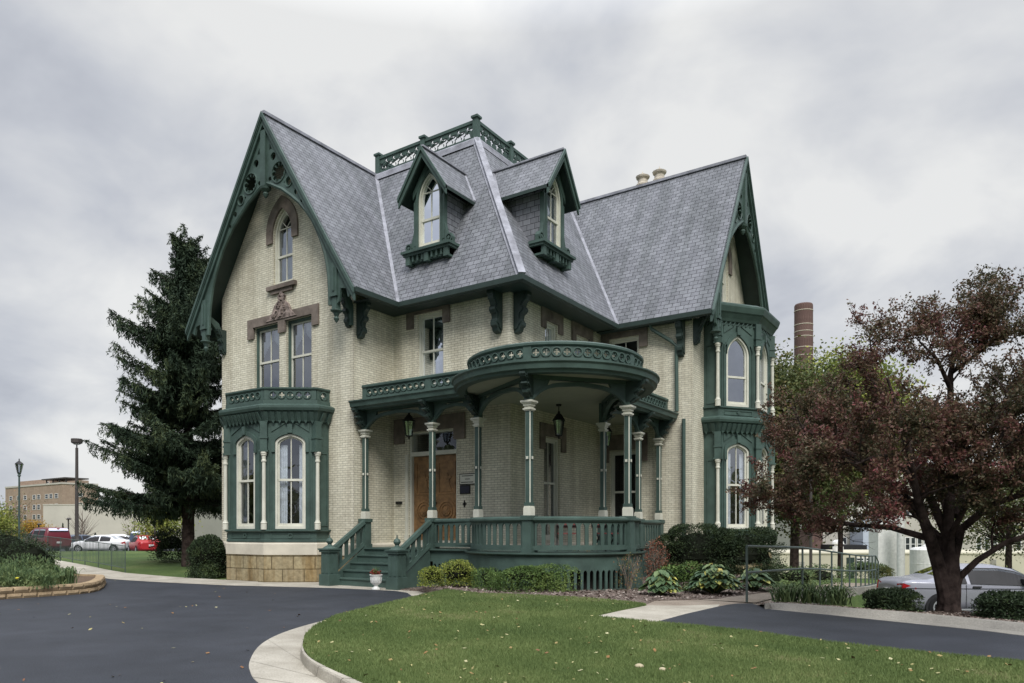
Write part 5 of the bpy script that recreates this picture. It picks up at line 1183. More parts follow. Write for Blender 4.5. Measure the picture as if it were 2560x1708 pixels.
# red-leaved crabapple
tx, ty = px(2373, 1523, 0.18); tr = empty('crabapple_tree', (tx, ty, 0.11), 'spreading crabapple tree with dark red and brown leaves and a gnarled forked trunk', 'tree'); tr.rotation_euler.z = yw
K = 1/138.0
def L2(u, v, dd=0.0): return ((u-2373)*K, dd, (1523-v)*K)
limbs = [([L2(2345, 1415, -.05), L2(2312, 1345, -.2), L2(2285, 1290, -.3), L2(2255, 1228, -.5), L2(2215, 1130, -.8), L2(2160, 1010, -1.0)], 0.115, 0.02),
 ([L2(2312, 1350, -.15), L2(2240, 1326, 0), L2(2165, 1318, .3), L2(2105, 1298, .7), L2(2060, 1280, 1.0)], 0.055, 0.015),
 ([L2(2376, 1400, 0), L2(2378, 1320, .1), L2(2392, 1240, .2), L2(2410, 1100, .4), L2(2425, 960, .6), L2(2445, 890, .7), L2(2460, 840, .8)], 0.115, 0.016),
 ([L2(2375, 1340, .1), L2(2362, 1240, .5), L2(2335, 1100, .9), L2(2305, 990, 1.2), L2(2280, 930, 1.4)], 0.09, 0.02),
 ([L2(2400, 1330, 0), L2(2440, 1275, -.3), L2(2510, 1240, -.8), L2(2620, 1190, -1.4)], 0.08, 0.02),
 ([L2(2395, 1440, -.02), L2(2425, 1400, -.15), L2(2478, 1358, -.3), L2(2560, 1325, -.5), L2(2700, 1270, -.9)], 0.065, 0.02),
 ([L2(2400, 1300, .1), L2(2470, 1180, .4), L2(2560, 1050, .8), L2(2650, 940, 1.1)], 0.08, 0.02),
 ([L2(2285, 1290, -.3), L2(2200, 1200, -.1), L2(2120, 1120, .3), L2(2065, 1080, .7)], 0.06, 0.015),
 ([L2(2365, 1350, .15), L2(2330, 1260, .9), L2(2250, 1150, 1.7), L2(2160, 1090, 2.4)], 0.07, 0.015),
 ([L2(2390, 1330, .15), L2(2430, 1220, 1.0), L2(2500, 1110, 1.8), L2(2600, 1050, 2.4)], 0.07, 0.015),
 ([L2(2370, 1340, -.1), L2(2380, 1240, -.6), L2(2400, 1120, -1.1), L2(2440, 1030, -1.5)], 0.06, 0.015),
 ([L2(2255, 1228, -.5), L2(2180, 1170, -.9), L2(2120, 1180, -1.1), L2(2080, 1195, -1.2)], 0.045, 0.012),
 ([L2(2420, 1000, .5), L2(2370, 930, .3), L2(2310, 880, .2)], 0.04, 0.01),
 ([L2(2430, 950, .6), L2(2490, 900, .4), L2(2540, 850, .3)], 0.04, 0.01)]
mb = MB(); tips = []
ring = []
for zz, rr, sx in ((-0.25, 0.30, 0), (0.0, 0.245, 0), (0.12, 0.215, 0.0), (0.35, 0.192, 0.0), (0.6, 0.185, 0.01), (0.95, 0.13, 0.03)):
    for j in range(18):
        a = 2*pi*j/18; k = rr*0.86*(1+0.10*sin(3*a+zz*4)+0.06*sin(7*a-zz*6)); ring.append((sx+k*cos(a), k*0.85*sin(a), zz))
mb.add(ring, [(i*18+j, i*18+(j+1) % 18, (i+1)*18+(j+1) % 18, (i+1)*18+j) for i in range(5) for j in range(18)]+[tuple(5*18+j for j in range(18))])
for P_, r0, r1 in limbs:
    C_ = [Vector(p) for p in P_]; C_ = ([Vector((C_[0].x*0.25, C_[0].y*0.3, max(0.2, C_[0].z-0.6)))] if abs(C_[0].x) < 0.35 and C_[0].z < 1.6 else [])+C_
    tube_tree(mb, C_, r0*1.08, r1, 10); sprout(mb, tips, P_, max(0.012, r1*1.1), 0.95, 2, 0.16, (6, 8))
mb.build('trunk', 'bark', tr)
cc = []
for P_ in tips:
    m_ = 35
    z_ = P_[-1].z; dens = 1.0 if z_ < 2.8 else (1.0 if z_ < 3.7 else 0.55)
    for _ in range(int(m_*dens)):
        t = random.uniform(0.1, 1.0)*(len(P_)-1); i = min(int(t), len(P_)-2); p = P_[i].lerp(P_[i+1], t-i); cc.append((p.x+random.gauss(0, .035), p.y+random.gauss(0, .035), p.z+random.gauss(0, .03)))
cc = np.array(cc); keep = (cc[:, 2] > 1.35); cc = cc[keep]; print('crab leaves', len(cc)); meshfast('crown', leaf_quads(cc, 0.054, 0.5), len(cc), 4, 'crab', tr)
# spruce
sp = empty('spruce_tree', at(470, 27.5), 'tall dark spruce left of the house, branches drooping to near the lawn', 'tree')
mb = MB(); H_ = 12.4; mb.tube([(0, 0, -0.2), (0.03, 0, 3), (-0.03, 0.02, 7), (0, 0, H_-0.35)], [0.24, 0.19, 0.12, 0.03], 10); cc = []; axs = []; szs = []
g = random.Random(5)
zc = 2.3
while zc < H_-0.05:
    f = (H_-zc)/H_; Lm = 0.3+4.3*f**0.72*(1-0.25*max(0, (f-0.80)/0.2)); nb = 10 if f > 0.25 else 10; Lm *= 0.90+0.14*sin(zc*2.3+1.0)*sin(zc*0.9)
    for k in range(nb):
        a = g.uniform(0, 2*pi); L_ = Lm*g.uniform(0.5, 1.1)*(1.0+0.10*sin(3*a+zc)); dr = 0.34*f*g.uniform(0.5, 1.3)+0.02; zj = g.uniform(-.2, .2); pts = []
        for i in range(7):
            t = i/6; pts.append(Vector((L_*t*cos(a), L_*t*sin(a), zc+zj+L_*(0.25*t*(1-f)-dr*t+0.30*t*t))))
        mb.tube(pts, [0.03*f+0.012]+[0.025*f+0.008]*3+[0.012]*2+[0.004], 4, cap=False)
        ns = max(4, int(L_/0.11))
        for s in range(ns):
            t = 0.10+0.9*s/ns; i = min(5, int(t*6)); p = pts[i].lerp(pts[i+1], t*6-i); d = (pts[i+1]-pts[i]).normalized(); w_ = (0.50*L_*(1-t)+0.12)*0.55
            for sg in (-1, 1, 0):
                if g.random() < 0.18: continue
                side = Vector((-sin(a), cos(a), 0))*sg; ln = w_*g.uniform(0.6, 1.2) if sg else 0.12; q = (d*0.6+side*0.9+Vector((0, 0, -0.30))).normalized(); m_ = max(2, int(ln/0.05))
                for j in range(m_):
                    c = p+q*(ln*(j+0.5)/m_); cc.append(c); axs.append(q); szs.append(0.15)
                if g.random() < 0.75 and sg:
                    hq = Vector((g.gauss(0, .25), g.gauss(0, .25), -1)).normalized()
                    for j in range(5): cc.append(p+q*ln*0.6+hq*0.075*(j+1)); axs.append(hq); szs.append(0.13)
    zc += 0.25+0.14*f+(g.random() < 0.12)*0.3
mb.build('trunk', 'bark', sp); cc = np.array([tuple(c) for c in cc]); axs = np.array([tuple(c) for c in axs]); print('spruce', len(cc))
cc = np.repeat(cc, 3, 0)+rng.normal(0, 0.035, (len(cc)*3, 3)); axs = np.repeat(axs, 3, 0); meshfast('crown', leaf_quads(cc, 0.17, 0.2, axs*1.2, 0.6), len(cc), 4, 'spruce', sp)
def broadleaf(name, u, d, h, cw, ch, mat, label, n=14000, leaf=0.14, trunk=0.18, group=None, clumps=46, zc=None, bark='bark', spread=0.55, seed=3, cat='tree'):
    g = np.random.default_rng(seed); x, y, z = at(u, d); o = empty(name, (x, y, z), label, cat, group); zc = zc if zc is not None else h-ch/2
    C = g.normal(size=(clumps, 3)); C /= np.linalg.norm(C, axis=1)[:, None]; C *= (g.random(clumps)**0.45)[:, None]*0.86; C = C*[cw/2, cw/2, ch/2]+[0, 0, zc]
    mb = MB(); mb.tube([(0, 0, -0.4), (0.04, 0, zc*0.45), (0.0, 0.03, zc), (0.05, 0, zc+ch*0.3)], [trunk*1.25, trunk, trunk*0.6, trunk*0.2], 8)
    for c in C[::1]:
        b = Vector((0, 0, max(zc-ch*0.35, c[2]-abs(c[0])-abs(c[1])-0.3))) ; e_ = Vector(c); mdl = b.lerp(e_, 0.5)+Vector((0, 0, -0.1)); mb.tube([b, mdl, e_], [trunk*0.35, trunk*0.22, trunk*0.06], 5)
    mb.build('trunk', bark, o)
    if n:
        idx = g.integers(0, clumps, n); s = cw/2*spread*0.5; P = C[idx]+g.normal(size=(n, 3))*[s, s, s*0.72*ch/cw]; meshfast('crown', leaf_quads(P, leaf, 0.6), n, 4, mat, o)
    return o
broadleaf('maple_tree', 2100, 42, 13.2, 8.2, 9.6, 'maple', 'yellow green broadleaf tree behind the red-leaved one', 80000, 0.20, seed=4, clumps=150, trunk=0.13, spread=0.36)
broadleaf('maple_tree', 1985, 38, 11.8, 6.0, 9.6, 'oak', 'darker green broadleaf tree just right of the bay windows', 60000, 0.18, seed=5, clumps=120, trunk=0.2, spread=0.42)
broadleaf('maple_tree', 2520, 48, 9.5, 9, 8, 'oak', 'dull green tree far behind the parked silver car', 14000, 0.18, seed=6)
broadleaf('yellow_tree', -10, 75, 5.4, 4.0, 5.2, 'maple', 'yellow green tree at the left edge before the brick building', 5000, 0.2, seed=7)
broadleaf('orange_tree', 82, 85, 3.2, 3.6, 2.6, 'orange', 'small orange-leaved tree before the brick building', 3500, 0.16, seed=8)
broadleaf('bare_tree', 205, 72, 4.6, 4.0, 4.0, 'oak', 'bare-branched tree beside the tall lamp pole', 0, 0.1, 0.09, seed=9, bark='twig', clumps=60)
broadleaf('bare_tree', 335, 80, 3.9, 4.2, 3.4, 'oak', 'bare-branched tree behind the white sedan and under the spruce', 0, 0.1, 0.09, seed=10, bark='twig', clumps=60)
broadleaf('bare_tree', 40, 78, 6.0, 4.0, 5.5, 'rose', 'thin brownish tree between the two lamp posts', 900, 0.14, 0.09, seed=12, bark='twig', clumps=60)
broadleaf('small_tree', 400, 58, 4.2, 4.0, 3.8, 'maple', 'light green tree seen low behind the spruce', 5000, 0.16, seed=13)
for u, d, h, w_, lab in ((157, 70, 2.4, 0.7, 'narrow dark evergreen left of the tall lamp pole'), (238, 66, 1.5, 1.1, 'small dark evergreen right of the tall lamp pole')):
    x, y, z = at(u, d); o = empty('young_evergreen', (x, y, z), lab, 'tree'); mb = MB(); mb.tube([(0, 0, -.2), (0, 0, h*0.9)], [0.05, 0.01], 6); mb.build('trunk', 'bark', o)
    n_ = 1500; t = rng.random(n_)**0.7; a = rng.uniform(0, 2*pi, n_); rr = w_/2*(t)*rng.random(n_)**0.4; P = np.stack([rr*np.cos(a), rr*np.sin(a), h*(1-t)+0.1], 1); meshfast('crown', leaf_quads(P, 0.14, 0.4), n_, 4, 'spruce', o)
# trees behind the standpoint, seen only in the panes
wood = []
for k in range(26):
    a = -2.3+4.6*k/25+pi; R_ = 48+random.uniform(-5, 8); hh = random.uniform(6, 12); nn = 700; c = rng.normal(size=(nn, 3))*[2.6, 2.6, hh*0.22]+[R_*sin(a), R_*cos(a), hh*0.5]
    q = np.empty_like(c); q[:, 0] = CX+RT[0]*c[:, 0]+FW[0]*c[:, 1]; q[:, 1] = CY+RT[1]*c[:, 0]+FW[1]*c[:, 1]; q[:, 2] = c[:, 2]; wood.append(q)

for k in range(150):        # low wooded horizon all round, seen only past the buildings
    a = 2*pi*k/150+random.uniform(-.02, .02); R_ = random.uniform(240, 300); hh = random.uniform(5, 9); nn = 160; zg = gz(R_*sin(a), R_*cos(a))
    c = rng.normal(size=(nn, 3))*[5.0, 5.0, hh*0.25]+[R_*sin(a), R_*cos(a), zg+hh*0.45]
    q = np.empty_like(c); q[:, 0] = CX+RT[0]*c[:, 0]+FW[0]*c[:, 1]; q[:, 1] = CY+RT[1]*c[:, 0]+FW[1]*c[:, 1]; q[:, 2] = c[:, 2]; wood.append(q)
wood = np.vstack(wood); tag(meshfast('distant_wood', leaf_quads(wood, np.where(np.arange(len(wood)) < 26*700, 0.9, 2.6), 0.7), len(wood), 4, 'oak'), kind='stuff')
# ================================================================ CARS
M['silver'] = plain('silver_car_paint', (0.28, 0.285, 0.325), 0.25, 0.5, 0.2, var=0.02)
M['whitecar'] = plain('white_car_paint', (0.75, 0.76, 0.77), 0.3, 0.5, var=0.02)
M['redcar'] = plain('bright_red_car_paint', (0.40, 0.025, 0.03), 0.3, 0.5, var=0.02)
M['maroon'] = plain('dark_red_car_paint', (0.13, 0.014, 0.024), 0.3, 0.5, var=0.02)
M['bluecar'] = plain('blue_grey_car_paint', (0.05, 0.07, 0.11), 0.3, 0.5, var=0.02)
M['tyre'] = plain('tyre_rubber', (0.018, 0.018, 0.019), 0.85, 0.1)
M['alloy'] = plain('alloy_wheel', (0.45, 0.46, 0.48), 0.35, 0.5, 0.4)
M['carglass'] = glass_mat('car_glass', 0.06, (0.35, 0.4, 0.42))
M['redlamp'] = plain('red_lamp_lens', (0.35, 0.008, 0.012), 0.25, 0.6)
M['trim'] = plain('black_plastic', (0.02, 0.02, 0.022), 0.6)
M['plate'] = plain('number_plate', (0.6, 0.6, 0.58), 0.5)
# profiles: (x, z_sill, z_belt, z_top, half_belt, half_top); front of the car is +x
PROF = {
 'coupe': [(-2.22, .42, .80, .84, .62, .50), (-2.19, .30, .93, .97, .74, .62), (-1.95, .24, .97, 1.02, .81, .70), (-1.55, .22, .96, 1.03, .84, .70), (-1.35, .22, .95, 1.08, .845, .66), (-0.75, .22, .94, 1.33, .85, .56), (-0.35, .22, .93, 1.39, .85, .55), (0.25, .22, .91, 1.385, .85, .56), (0.65, .22, .90, 1.30, .85, .58), (1.25, .22, .88, .97, .84, .68), (1.6, .23, .84, .90, .82, .70), (2.05, .28, .72, .78, .74, .62), (2.2, .36, .6, .64, .6, .5)],
 'sedan': [(-2.4, .42, .82, .86, .66, .52), (-2.36, .30, .96, 1.0, .78, .66), (-2.0, .24, .98, 1.04, .85, .74), (-1.55, .22, .97, 1.05, .88, .74), (-1.0, .22, .96, 1.36, .89, .62), (-0.5, .22, .95, 1.43, .89, .61), (0.3, .22, .93, 1.42, .89, .62), (0.55, .22, .92, 1.36, .89, .63), (1.15, .22, .90, 1.0, .88, .72), (1.6, .23, .86, .93, .86, .74), (2.2, .28, .74, .8, .78, .64), (2.36, .36, .6, .66, .64, .5)],
 'van': [(-2.35, .45, .95, 1.02, .80, .78), (-2.32, .32, 1.05, 1.55, .88, .72), (-2.15, .26, 1.06, 1.76, .93, .70), (-1.5, .25, 1.06, 1.80, .95, .71), (0.3, .25, 1.05, 1.78, .95, .71), (0.8, .25, 1.03, 1.60, .95, .72), (1.5, .25, 1.0, 1.12, .93, .76), (1.8, .26, .94, 1.02, .91, .78), (2.3, .3, .8, .86, .82, .68), (2.42, .4, .65, .7, .7, .56)]}
def car(kind, u, d, yawdeg, paint, label, z=None, group='parked cars', detail=False):
    pr = PROF[kind]; x, y, z0 = at(u, d, z); o = empty('parked_car', (x, y, z0), label, 'car', group, radians(yawdeg)+yw)
    it = lambda k: (lambda X: float(np.interp(X, [p[0] for p in pr], [p[k] for p in pr])))
    zs, zb, zt, wb_, wt = it(1), it(2), it(3), it(4), it(5)
    X = np.linspace(pr[0][0], pr[-1][0], 61); mb = MB(); rows = []
    for X_ in X:
        a, b, t, w1, w2 = zs(X_), zb(X_), zt(X_), wb_(X_), wt(X_)
        half = [(w1*0.80, a), (w1*0.95, a+0.05), (w1*0.985, a+(b-a)*0.35), (w1*1.0, a+(b-a)*0.65), (w1*0.985, b-0.03), (w1*0.965, b), (w2+(w1*.965-w2)*0.12, t-(t-b)*0.12), (w2*0.9, t-0.012), (w2*0.5, t+0.012), (0, t+0.02)]
        rows.append([(X_, -p, q) for p, q in half]+[(X_, p, q) for p, q in reversed(half[:-1])])
    n = len(rows[0]); vs = [p for r in rows for p in r]
    wheels = (pr[0][0]+(0.93 if kind != 'van' else 0.95), pr[-1][0]-0.88)
    fs = [(i*n+j, i*n+(j+1) % n, (i+1)*n+(j+1) % n, (i+1)*n+j) for i in range(60) for j in range(n)]+[tuple(range(n)), tuple(60*n+j for j in reversed(range(n)))]
    mb.add(vs, fs); body = mb.build('body', paint, o, smooth=False); body.data.shade_smooth()
    for p in body.data.polygons:
        if len(p.vertices) > 4: p.use_smooth = False
    def side(sg): return lambda X_, Z_, D_: (X_, sg*((wb_(X_)*0.965+(wt(X_)-wb_(X_)*0.965)*max(0, min(1, (Z_-zb(X_))/max(0.05, zt(X_)-zb(X_))))) if Z_ > zb(X_) else wb_(X_)*1.0)+sg*D_, Z_)
    lo, hi = {'coupe': (-1.32, 1.12), 'sedan': (-1.35, 1.05), 'van': (-2.1, 1.35)}[kind]
    for sg in (-1, 1):
        G = side(sg); S_ = np.linspace(lo, hi, 26); top = [(s, zb(s)+(zt(s)-zb(s))*0.80) for s in S_ if zt(s)-zb(s) > 0.14]; bot = [(s, zb(s)+0.015) for s, _ in top]
        parts_ = {'coupe': [(-1.3, -0.62), (-0.56, 1.1)], 'sedan': [(-1.2, -0.28), (-0.22, 1.0)], 'van': [(-2.0, -0.95), (-0.88, 0.2), (0.27, 1.3)]}[kind]
        for a, b in parts_:
            tt = [(s, z_) for s, z_ in top if a <= s <= b]
            if len(tt) < 2: continue
            bb = [(s, zb(s)+0.02) for s, _ in tt]; m2 = MB(); k = len(tt)
            m2.add([G(s, z_, 0.006) for s, z_ in bb+tt], [(i, i+1, k+i+1, k+i) for i in range(k-1)]); m2.build('side_window', 'carglass', o, recalc=False)
            m2 = MB(); m2.add([G(s, z_, 0.002) for s, z_ in [(s, z_-0.03) for s, z_ in bb]+[(s, z_+0.025) for s, z_ in tt]], [(i, i+1, k+i+1, k+i) for i in range(k-1)]); m2.build('window_surround', 'trim', o, recalc=False)
        for wx in wheels:
            m2 = MB(); F = lambda a, b, c, wx=wx, sg=sg: (wx+a, sg*(wb_(wx)*0.97+c), b)
            arch = [(0.37*cos(t), 0.32+0.37*sin(t)) for t in np.linspace(-0.25, pi+0.25, 22)]
            m2.plate(F, [arch], -0.05, 0.027); m2.build('wheel_arch', 'trim', o)
            m2 = MB()
            for (r0, c0), (r1, c1) in zip([(0.0, -.1), (0.29, -.1), (0.315, -.07), (0.315, .03), (0.30, .05), (0.21, .055), (0.20, 0.02)], [(0.29, -.1), (0.315, -.07), (0.315, .03), (0.30, .05), (0.21, .055), (0.20, 0.02), (0.0, .02)]):
                m2.add([F(r*cos(2*pi*j/24), 0.315+r*sin(2*pi*j/24), c) for r, c in ((r0, c0), (r1, c1)) for j in range(24)], [(j, (j+1) % 24, 24+(j+1) % 24, 24+j) for j in range(24)])
            ty = m2.build('wheel', 'tyre', o); m2 = MB()
            m2.plate(F, [circ(0, .315, .205, 24), circ(0, .315, .18, 24)], 0.03, 0.062); m2.plate(F, [circ(0, .315, .05, 12)], 0.02, 0.065)
            for q in range(6):
                a = 2*pi*q/6+0.3; ca, sa = cos(a), sin(a); m2.plate(F, [[(0.03*ca-0.03*sa, .315+0.03*sa+0.03*ca), (0.03*ca+0.03*sa, .315+0.03*sa-0.03*ca), (0.19*ca+0.022*sa, .315+0.19*sa-0.022*ca), (0.19*ca-0.022*sa, .315+0.19*sa+0.022*ca)]], 0.02, 0.058)
            m2.build('rim', 'alloy', ty)
        if detail:
            m2 = MB()
            for xx in (-0.66, 0.95): m2.add([G(xx+e_, z_, 0.004) for z_ in np.linspace(0.3, 0.9, 8) for e_ in (-.006, .006)], [(2*i, 2*i+1, 2*i+3, 2*i+2) for i in range(7)])
            m2.add([G(s, 0.80+e_, 0.005) for s in np.linspace(-2.1, 1.9, 40) for e_ in (-.008, .008)], [(2*i, 2*i+1, 2*i+3, 2*i+2) for i in range(39)])
            m2.build('panel_gap', 'trim', o, recalc=False)
            m2 = MB(); m2.fbox(lambda a, b, c: G(a, b, c), -0.50, -0.30, 0.825, 0.865, 0.0, 0.035); m2.build('door_handle', 'trim', o)
            m2 = MB(); m2.add([G(s, 0.27+e_, 0.012) for s in np.linspace(-0.9, 1.0, 20) for e_ in (-.02, .02)], [(2*i, 2*i+1, 2*i+3, 2*i+2) for i in range(19)]); m2.build('sill_trim', 'alloy', o, recalc=False)
            m2 = MB(); m2.fbox(lambda a, b, c: G(a, b, c), 0.72, 0.92, 0.93, 1.05, 0.04, 0.18); m2.build('door_mirror', 'trim', o)
        xb = pr[1][0]; m2 = MB(); w_ = wb_(xb)
        m2.add([(xb-0.02, sg*w_*0.62, 0.74), (xb-0.02, sg*w_*0.62, 0.90), (xb+0.02, sg*(w_+0.006), 0.93), (xb+0.34, sg*(wb_(xb+.34)+0.006), 0.80), (xb+0.12, sg*(wb_(xb+.12)+0.008), 0.70), (xb-0.03, sg*w_*0.98, 0.70)], [(0, 1, 2, 5), (5, 2, 3, 4)]); m2.build('tail_lamp', 'redlamp', o, recalc=False)
        xf = pr[-2][0]; m2 = MB(); m2.add([(xf+.02, sg*wb_(xf)*0.5, .56), (xf+.03, sg*wb_(xf)*0.5, .68), (xf-.25, sg*(wb_(xf-.25)+.005), .74), (xf-.2, sg*(wb_(xf-.2)+.005), .6)], [(0, 1, 2, 3)]); m2.build('headlight', 'carglass', o, recalc=False)
    for nm, (xa, xb_) in (('rear_window', {'coupe': (-1.28, -.80), 'sedan': (-1.45, -1.02), 'van': (-2.325, -2.2)}[kind]), ('windscreen', {'coupe': (.68, 1.2), 'sedan': (.6, 1.1), 'van': (.82, 1.45)}[kind])):
        m2 = MB(); k = 8; w_ = 0.88 if kind != 'van' else 0.9
        m2.add([(xx, sgn*wt(xx)*w_, zt(xx)+0.018) for xx in np.linspace(xa, xb_, k) for sgn in (-1, -0.5, 0, .5, 1)], [(5*i+j, 5*i+j+1, 5*i+j+6, 5*i+j+5) for i in range(k-1) for j in range(4)])
        m2.build(nm, 'carglass', o, recalc=False)
    m2 = MB(); x0 = pr[0][0]; m2.box(x0-0.05, -.17, .62, x0-0.015, .17, .76); m2.build('number_plate', 'plate', o)
    m2 = MB(); m2.box(pr[1][0]+.3, -.6, .5, pr[-2][0]-.4, .6, .9); m2.build('interior', 'dark', o)
    return o
car('coupe', 2435, 19.5, -3, 'silver', 'silver two-door car parked behind the red-leaved tree trunk', z=-0.80, detail=True, group=None)
car('van', 116, 56, 142, 'maroon', 'dark red minivan parked beyond the iron fence, seen from its rear', z=-0.12)
car('sedan', 256, 60, 177, 'whitecar', 'white sedan parked side-on beyond the iron fence, the nearest white car')
car('sedan', 362, 57, 127, 'redcar', 'bright red car parked rear-on, right of the white sedan')
car('sedan', 200, 64, 60, 'bluecar', 'dark blue-grey car parked between the minivan and the lamp pole')
car('sedan', 300, 70, 20, 'whitecar', 'white car half hidden behind the nearer white sedan')
car('sedan', 352, 68, 150, 'silver', 'silver car behind the bright red one')
car('van', 392, 62, 80, 'bluecar', 'dark blue vehicle at the right end of the row, beside the spruce foot')

# ================================================================ LAMPS, FENCE
M['polegreen'] = plain('green_grey_pole_paint', (0.06, 0.09, 0.085), 0.5, 0.4)
M['poledark'] = plain('brown_pole_paint', (0.06, 0.052, 0.048), 0.5, 0.4)
x, y, z = at(192, 60); o = empty('lamp_pole', (x, y, z), 'tall dark lamp pole with a flat box head in the car park', 'street lamp'); Hh = EYE+228/FPX*60-z; o.rotation_euler.z = yw
mb = MB(); mb.tube([(0, 0, 0), (0, 0, Hh-0.75)], [0.16, 0.11], 10); mb.tube([(0, 0, 5.2), (0, 0, 5.3)], 0.15, 10); mb.build('pole', 'poledark', o)
mb = MB(); mb.tube([(0, 0, Hh-0.75), (0, 0, Hh-0.35)], 0.05, 6); mb.lathe((0, 0, Hh-0.42), [(0.3, 0.0), (0.43, 0.08), (0.44, 0.38), (0.40, 0.42)], 8); mb.build('lamp_head', 'poledark', o)
mb = MB(); mb.lathe((0, 0, Hh-0.52), [(0.05, 0), (0.22, 0.04), (0.28, 0.1)], 10); mb.build('lens', 'white', o)
x, y, z = at(48, 32); o = empty('lantern_post', (x, y, z), 'green post with a tapered glass lantern at the left edge', 'street lamp'); Hh = (EYE+178/FPX*32-z)/0.8; o.scale = (0.8, 0.8, 0.8)
mb = MB(); mb.tube([(0, 0, 0), (0, 0, 0.5), (0, 0, 0.6), (0, 0, Hh-0.95)], [0.12, 0.11, 0.055, 0.045], 10); mb.lathe((0, 0, Hh-0.98), [(0.05, 0), (0.09, 0.05), (0.06, 0.12), (0.1, 0.2)], 10); mb.build('post', 'polegreen', o)
mb = MB(); mb.lathe((0, 0, Hh-0.78), [(0.09, 0), (0.1, 0.03)], 8); mb.lathe((0, 0, Hh-0.3), [(0.22, 0), (0.2, 0.04), (0.1, 0.13), (0.04, 0.17), (0.02, 0.24), (0.035, 0.27), (0.0, 0.32)], 8)
for k in range(6): a = pi*k/3; mb.tube([(0.09*cos(a), 0.09*sin(a), Hh-0.77), (0.19*cos(a), 0.19*sin(a), Hh-0.29)], 0.012, 4)
mb.build('lantern_frame', 'black', o); mb = MB(); mb.lathe((0, 0, Hh-0.75), [(0.085, 0), (0.18, 0.45)], 8); mb.build('lantern_glass', 'glass_up', o)
for u, d, hh, lab in ((171, 72, 2.9, 'short dark lamp post left of the tall lamp pole'), (97, 76, 2.4, 'short dark lamp post before the brick building'), (387, 56, 3.4, 'thin green lamp post seen under the spruce')):
    x, y, z = at(u, d); o = empty('lamp_post', (x, y, z), lab, 'street lamp', 'short lamp posts in the car park'); mb = MB(); mb.tube([(0, 0, 0), (0, 0, hh)], 0.07, 6); mb.build('post', 'poledark', o); mb = MB(); mb.lathe((0.1, 0, hh-0.05), [(0.2, 0), (0.24, 0.08), (0.12, 0.2)], 8); mb.build('lamp_head', 'poledark', o)
fp = [at(58, 33)[:2], at(90, 31.5)[:2]]+[px(u, v, gxy) for u, v in ((120, 1396), (151, 1401), (181, 1407), (212.5, 1412), (245.5, 1417.5), (278.6, 1424), (313, 1431))]
fo = empty('iron_fence', (*fp[-1], 0), 'thin green iron picket fence along the left path', 'fence'); fo_ = Vector(fp[-1])
def fz(p): return gxy(*p)
def loc3(p, h): return (p[0]-fo_.x, p[1]-fo_.y, fz(p)+h)
for h in (0.90, 0.14):
    mb = MB(); mb.tube([loc3(p, h) for p in fp], 0.014, 5); mb.build('rail', 'railgreen', fo)
for i, p in enumerate(fp):
    mb = MB(); mb.tube([loc3(p, -0.05), loc3(p, 0.93)], 0.018, 6); mb.build('fence_post', 'railgreen', fo)
    if i < len(fp)-1:
        q = fp[i+1]; L_ = hypot(q[0]-p[0], q[1]-p[1]); n = max(3, int(L_/0.13)); mb = MB()
        for k in range(1, n): t = k/n; r = (p[0]+(q[0]-p[0])*t, p[1]+(q[1]-p[1])*t); mb.tube([loc3(r, 0.14), loc3(r, 0.9)], 0.009, 4, cap=False)
        mb.build('picket_panel', 'railgreen', fo)

# ================================================================ BUILDINGS
M['tanbrick'] = brick_mat('tan_brick', 0.9, 0.3, 0.012, (0.40, 0.305, 0.235), (0.35, 0.265, 0.205), (0.28, 0.22, 0.18), stain=(0.9, 0.88, 0.86), bmp=0.1, var=0.12)
M['beige'] = plain('beige_render', (0.47, 0.44, 0.39), 0.85, var=0.06, scale=0.3)
M['palewall'] = plain('pale_yellow_render', (0.52, 0.49, 0.38), 0.85, var=0.06, scale=0.5)
M['greywall'] = plain('grey_render', (0.44, 0.42, 0.37), 0.85, var=0.06, scale=0.5)
M['redbrick'] = brick_mat('red_brick', 0.5, 0.16, 0.012, (0.20, 0.125, 0.11), (0.155, 0.095, 0.085), (0.17, 0.125, 0.11), stain=(0.75, 0.72, 0.72), bmp=0.2)
M['paleblue'] = plain('pale_blue_metal', (0.42, 0.47, 0.54), 0.5, 0.4, var=0.05)
M['winglass'] = plain('dark_window_pane', (0.03, 0.035, 0.04), 0.12, 0.6)
def block(o, nm, mat, u0, u1, d, zt, dep, zb=None, rot=0.0, u_is_m=False):
    """building volume whose front spans pixel columns u0..u1 at depth d"""
    r0, r1 = (u0-1280)/FPX*d, (u1-1280)/FPX*d; ox, oy = cam2(r0, d); F = frame(ox, oy, YAW+rot); W_ = r1-r0; zb = gz(r0, d)-1 if zb is None else zb
    mb = MB(); mb.fbox(F, 0, W_, zb, zt, -dep, 0); mb.fbox(F, -0.05, W_+0.05, zt+0.001, zt+0.14, -dep-0.05, 0.06); ob = mb.build(nm, mat, o); return F, W_, ob
def bwin(o, F, s0, s1, z0, z1, rows=1, cols=1, fm='white'):
    mb = MB(); mb.plate(F, [rect(s0, s1, z0, z1), rect(s0+0.08, s1-0.08, z0+0.08, z1-0.08)], -0.02, 0.06)
    for i in range(1, cols): s = s0+(s1-s0)*i/cols; mb.fbox(F, s-0.03, s+0.03, z0+.08, z1-.08, 0.0, 0.05)
    for i in range(1, rows): z = z0+(z1-z0)*i/rows; mb.fbox(F, s0+.08, s1-.08, z-0.03, z+0.03, 0.0, 0.05)
    w_ = mb.build('window', fm, o); mb = MB(); mb.fbox(F, s0+.07, s1-.07, z0+.07, z1-.07, -0.01, 0.015); mb.build('pane', 'winglass', w_)
Zp = lambda v, d: EYE+(V0-v)/FPX*d
